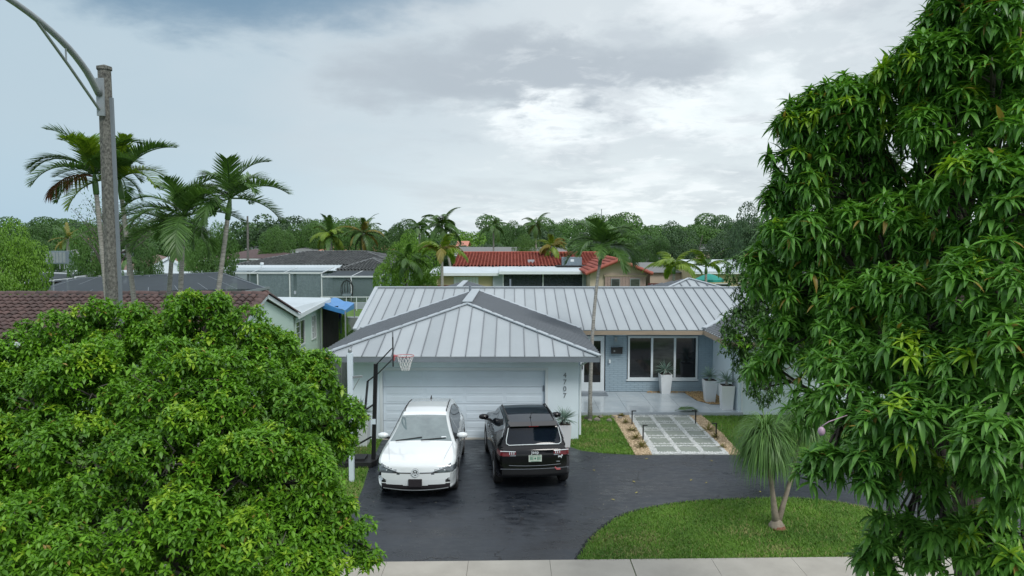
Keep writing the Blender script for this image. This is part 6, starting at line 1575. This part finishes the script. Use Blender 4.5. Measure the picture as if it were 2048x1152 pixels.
m_ = MB(); a, b_ = at(245, 563, 58), at(330, 585, 58); m_.box(a.x, b_.x, 57.9, 58, .2, 2.4); m_.build('pool_house_glass', 'glass_mid', PC)
# white patio roofs at far left and the white roof line
H4 = thing('house', 'low house with white patio roof edges and rusty brown shingled gable', 'house', (at(250, 560, 68).x, 70, 0))
m_ = MB(); zz = at(300, 546, 66).z
m_.slab([(at(55, 541, 66).x, 66, at(55, 541, 66).z), (at(440, 548, 66).x, 66, at(440, 548, 66).z), (at(440, 541, 72).x, 72, at(440, 540, 72).z), (at(95, 536, 72).x, 72, at(95, 540, 72).z)], .06); m_.build('flat_roof', 'flat_roof', H4)
m_ = MB(); m_.beam(at(40, 567, 56), at(215, 551, 60), .09, .12); m_.beam(at(60, 544, 62), at(215, 550, 60), .09, .12); m_.beam(at(150, 557, 57), at(215, 548, 62), .12, .3)
for px, py in ((45, 567), (77, 564), (107, 561), (135, 559)): q = at(px, py, 57); m_.beam((q.x, q.y, 0), q, .09, .09)
m_.build('patio_frame', 'screen_beam', H4)
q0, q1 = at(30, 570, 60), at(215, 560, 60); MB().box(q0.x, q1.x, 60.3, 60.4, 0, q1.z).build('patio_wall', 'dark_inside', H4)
m_ = MB(); qa, qb = at(62, 545, 62), at(215, 551, 60); m_.poly([at(60, 545, 62), at(215, 551, 60), at(130, 562, 57), at(48, 567, 56)]); m_.build('screen_roof', 'screen_mesh', H4)
for a_, b2 in ((50, 75), (80, 105)): 
    q = at(a_, 575, 57.4); MB().box(q.x, at(b2, 575, 57.4).x, 57.5, 57.55, .1, 2.1).build('curtain', 'ac_grey', H4)
a, b_ = at(285, 545, 71), at(385, 545, 71); zr = at(338, 515, 71).z; xm2 = at(338, 515, 71).x
m_ = MB(); m_.slab([(a.x, 71, a.z), (xm2, 71, zr), (xm2 - 7.5, 84, zr + .0), (a.x - 9, 84, a.z)], .1); m_.slab([(b_.x, 71, a.z), (b_.x - 5, 84, a.z), (xm2 - 7.5, 84, zr), (xm2, 71, zr)], .1); m_.build('roof', 'shingle_brown', H4)
m_ = MB(); m_.slab([(at(215, 543, 71).x, 71.3, a.z + .05), (a.x + .3, 71.3, a.z + .05), (xm2 - .2, 76, zr - .1), (at(195, 517, 76).x, 76, zr - .15)], .1); m_.build('front_roof', 'shingle_brown', H4)
m_ = MB(); m_.poly([(a.x + .3, 71.1, 0), (b_.x - .3, 71.1, 0), (b_.x - .3, 71.1, a.z), (xm2, 71.1, zr - .15), (a.x + .3, 71.1, a.z)]); m_.build('wall', 'trim_white', H4)
m_ = MB(); m_.beam((a.x - .1, 70.95, a.z - .03), (xm2, 70.95, zr), .06, .22, up=(0, 0, 1)); m_.beam((xm2, 70.95, zr), (b_.x + .1, 70.95, a.z - .03), .06, .22); m_.build('bargeboard', 'trim_white', H4)
q = at(203, 530, 70); MB().box(q.x - .75, q.x + .75, 69.6, 70.6, 0, at(203, 512, 70).z).build('chimney', 'brick_dark', H4)
p = at(120, 522, 64); t = thing('air_conditioner', 'big grey air conditioner raised on a roof stand at far left', 'air conditioner', (p.x, 64, at(120, 532, 64).z))
hA = at(120, 503, 64).z - at(120, 528, 64).z
MB().box(-.95, .85, -.5, .5, .22, .22 + hA).build('case', 'ac_grey', t, local=True); m_ = MB()
for xx in (-.7, .2, .6): m_.box(xx, xx + .06, -.45, -.38, -.25, .22)
m_.build('stand', 'grey_metal', t, local=True)
for k in range(6): MB().box(-.93 + k * .3, -.70 + k * .3, -.52, -.501, .3, .12 + hA).build('louvre', 'grey_metal', t, local=True)
# grey flat roof behind the unit and beyond
def simple_house(label, px0, px1, pyr, pye, Y, dep, mt, wmt='beige_wall', hip=0.0, nwin=2, low=2.2):
    p0, p1 = at(px0, pye, Y), at(px1, pye, Y); t = thing('house', label, 'house', ((p0.x + p1.x) / 2, Y, 0)); rz_ = at(px0, pyr, Y + dep / 2).z
    gable_roof(t, p0.x, p1.x, Y, Y + dep, p0.z, rz_, mt, hip=hip)
    MB().box(p0.x + .4, p1.x - .4, Y + .5, Y + dep - .5, 0, p0.z - .05).build('wall', wmt, t)
    MB().box(p0.x, p1.x, Y - .06, Y - .001, p0.z - .22, p0.z - .09).build('fascia', 'trim_white', t)
    for k in range(nwin):
        x_ = p0.x + (p1.x - p0.x) * (k + .6) / (nwin + .4); win(t, x_ - .7, x_ + .7, .9, 2.0, Y + .49)
    return t
simple_house('flat grey roofed house behind the raised air conditioner', 100, 215, 499, 507, 84, 10, 'shingle_grey', 'grey_wall', nwin=1)
simple_house('dark brown roofed house behind the left palms', 395, 545, 498, 519, 98, 16, 'shingle_dark', 'grey_wall', hip=5)
simple_house('dark brown roofed house, lower right wing beyond the dark tiles', 466, 600, 504, 516, 94, 10, 'shingle_dark', 'grey_wall', hip=4, nwin=1)
simple_house('white walled house with grey roof far behind the dark tiled house', 490, 590, 488, 496, 125, 14, 'shingle_grey', 'trim_white', hip=3)
simple_house('pale low grey roofed house beside the salmon roof', 566, 630, 494, 502, 118, 10, 'shingle_grey', 'trim_white', hip=3, nwin=1)
simple_house('house with long salmon tiled roof behind the date palms', 625, 775, 490, 504, 112, 14, 'roof_salmon', 'beige_wall', hip=2)
simple_house('long grey ridge roofed house behind the red tiles', 905, 1140, 494, 509, 104, 14, 'shingle_grey', 'grey_wall')
simple_house('far house with a small salmon roof above the grey ridge', 911, 936, 482, 492, 130, 10, 'roof_salmon', 'beige_wall', nwin=1)
simple_house('far house with orange roof beside the golden date palm', 100, 160, 474, 486, 125, 10, 'roof_salmon', 'beige_wall', nwin=1)
simple_house('grey house end glimpsed right of the porch palm', 1262, 1330, 505, 525, 96, 12, 'shingle_grey', 'grey_wall', nwin=1)
simple_house('beige house glimpsed among dark trees at right', 1330, 1470, 488, 499, 118, 10, 'shingle_grey', 'beige_wall', nwin=2)
H6 = simple_house('cream house with white metal roof behind the green umbrella', 1385, 1640, 519, 543, 64, 12, 'flat_roof', 'cream_wall', nwin=2)
m_ = MB(); p0, p1 = at(1300, 553, 70), at(1385, 553, 70); m_.box(p0.x, p1.x, 70, 78, 0, p0.z + .4); tag(m_.build('garden_shed', 'beige_wall'), 'low beige outbuilding behind the lime palm', 'shed')
m_ = MB(); m_.slab([(p0.x - .3, 69.7, p0.z + .42), (p1.x + .3, 69.7, p0.z + .42), (p1.x + .3, 78, p0.z + 1.1), (p0.x - .3, 78, p0.z + 1.1)], .06); m_.build('shed_roof', 'shingle_grey', bpy.data.objects['garden_shed'])
p = at(1418, 547, 56); t = thing('garden_umbrella', 'green garden umbrella behind the rear roof peak at right', 'umbrella', (p.x, 56, 0))
m_ = MB(); zt_ = p.z; m_.lathe([(0, zt_), (.5, zt_ - .14), (1.2, zt_ - .45), (1.22, zt_ - .62)], (0, 0, 0), 8); m_.build('canopy', 'umbrella_teal', t, local=True); MB().tube([(0, 0, 0), (0, 0, zt_)], .03, 6).build('pole', 'grey_metal', t, local=True)
t = thing('bamboo_pole', 'thin leaning pole above the lime palms', 'pole', at(1386, 560, 60)); MB().tube([at(1386, 560, 60), at(1405, 470, 60)], .03, 6).build('pole', 'bark_grey', t)
p0 = at(495, 516, 80); t = thing('utility_pole', 'thin grey utility pole behind the rightmost left palm', 'pole', (p0.x, 80, 0)); MB().tube([(p0.x, 80, 0), at(495, 432, 80)], [.16, .10], 8).build('pole', 'pole_concrete', t)
t = thing('antenna_mast', 'thin mast rising above the porch palm crown', 'antenna', (at(1204, 470, 90).x, 90, 0)); MB().tube([(at(1204, 470, 90).x, 90, 0), at(1203, 418, 90)], .05, 5).build('mast', 'grey_metal', t)

# fallen leaves and twigs on the drive
for k, (px, py) in enumerate([(1265, 963), (1275, 985), (1384, 960), (1412, 967), (1296, 918), (1425, 923), (1521, 985), (1190, 942), (1223, 999), (1580, 935)]):
    q = gnd(px, py, .016); v, f = blade_template(2, .22, .15, .3, (.4, 1)); a = random.uniform(0, 6.28)
    m_ = MB(); m_.v = [(q.x + .09 * (x_ * math.cos(a) - y_ * math.sin(a)), q.y + .09 * (x_ * math.sin(a) + y_ * math.cos(a)), .03 + .05 * z_) for x_, y_, z_ in v]; m_.f = f; m_.m = [0] * len(f)
    tag(m_.build('fallen_leaf', 'leaf_litter'), 'small yellow leaf lying on the dark driveway', 'leaf', 'yellow leaves fallen on the driveway')
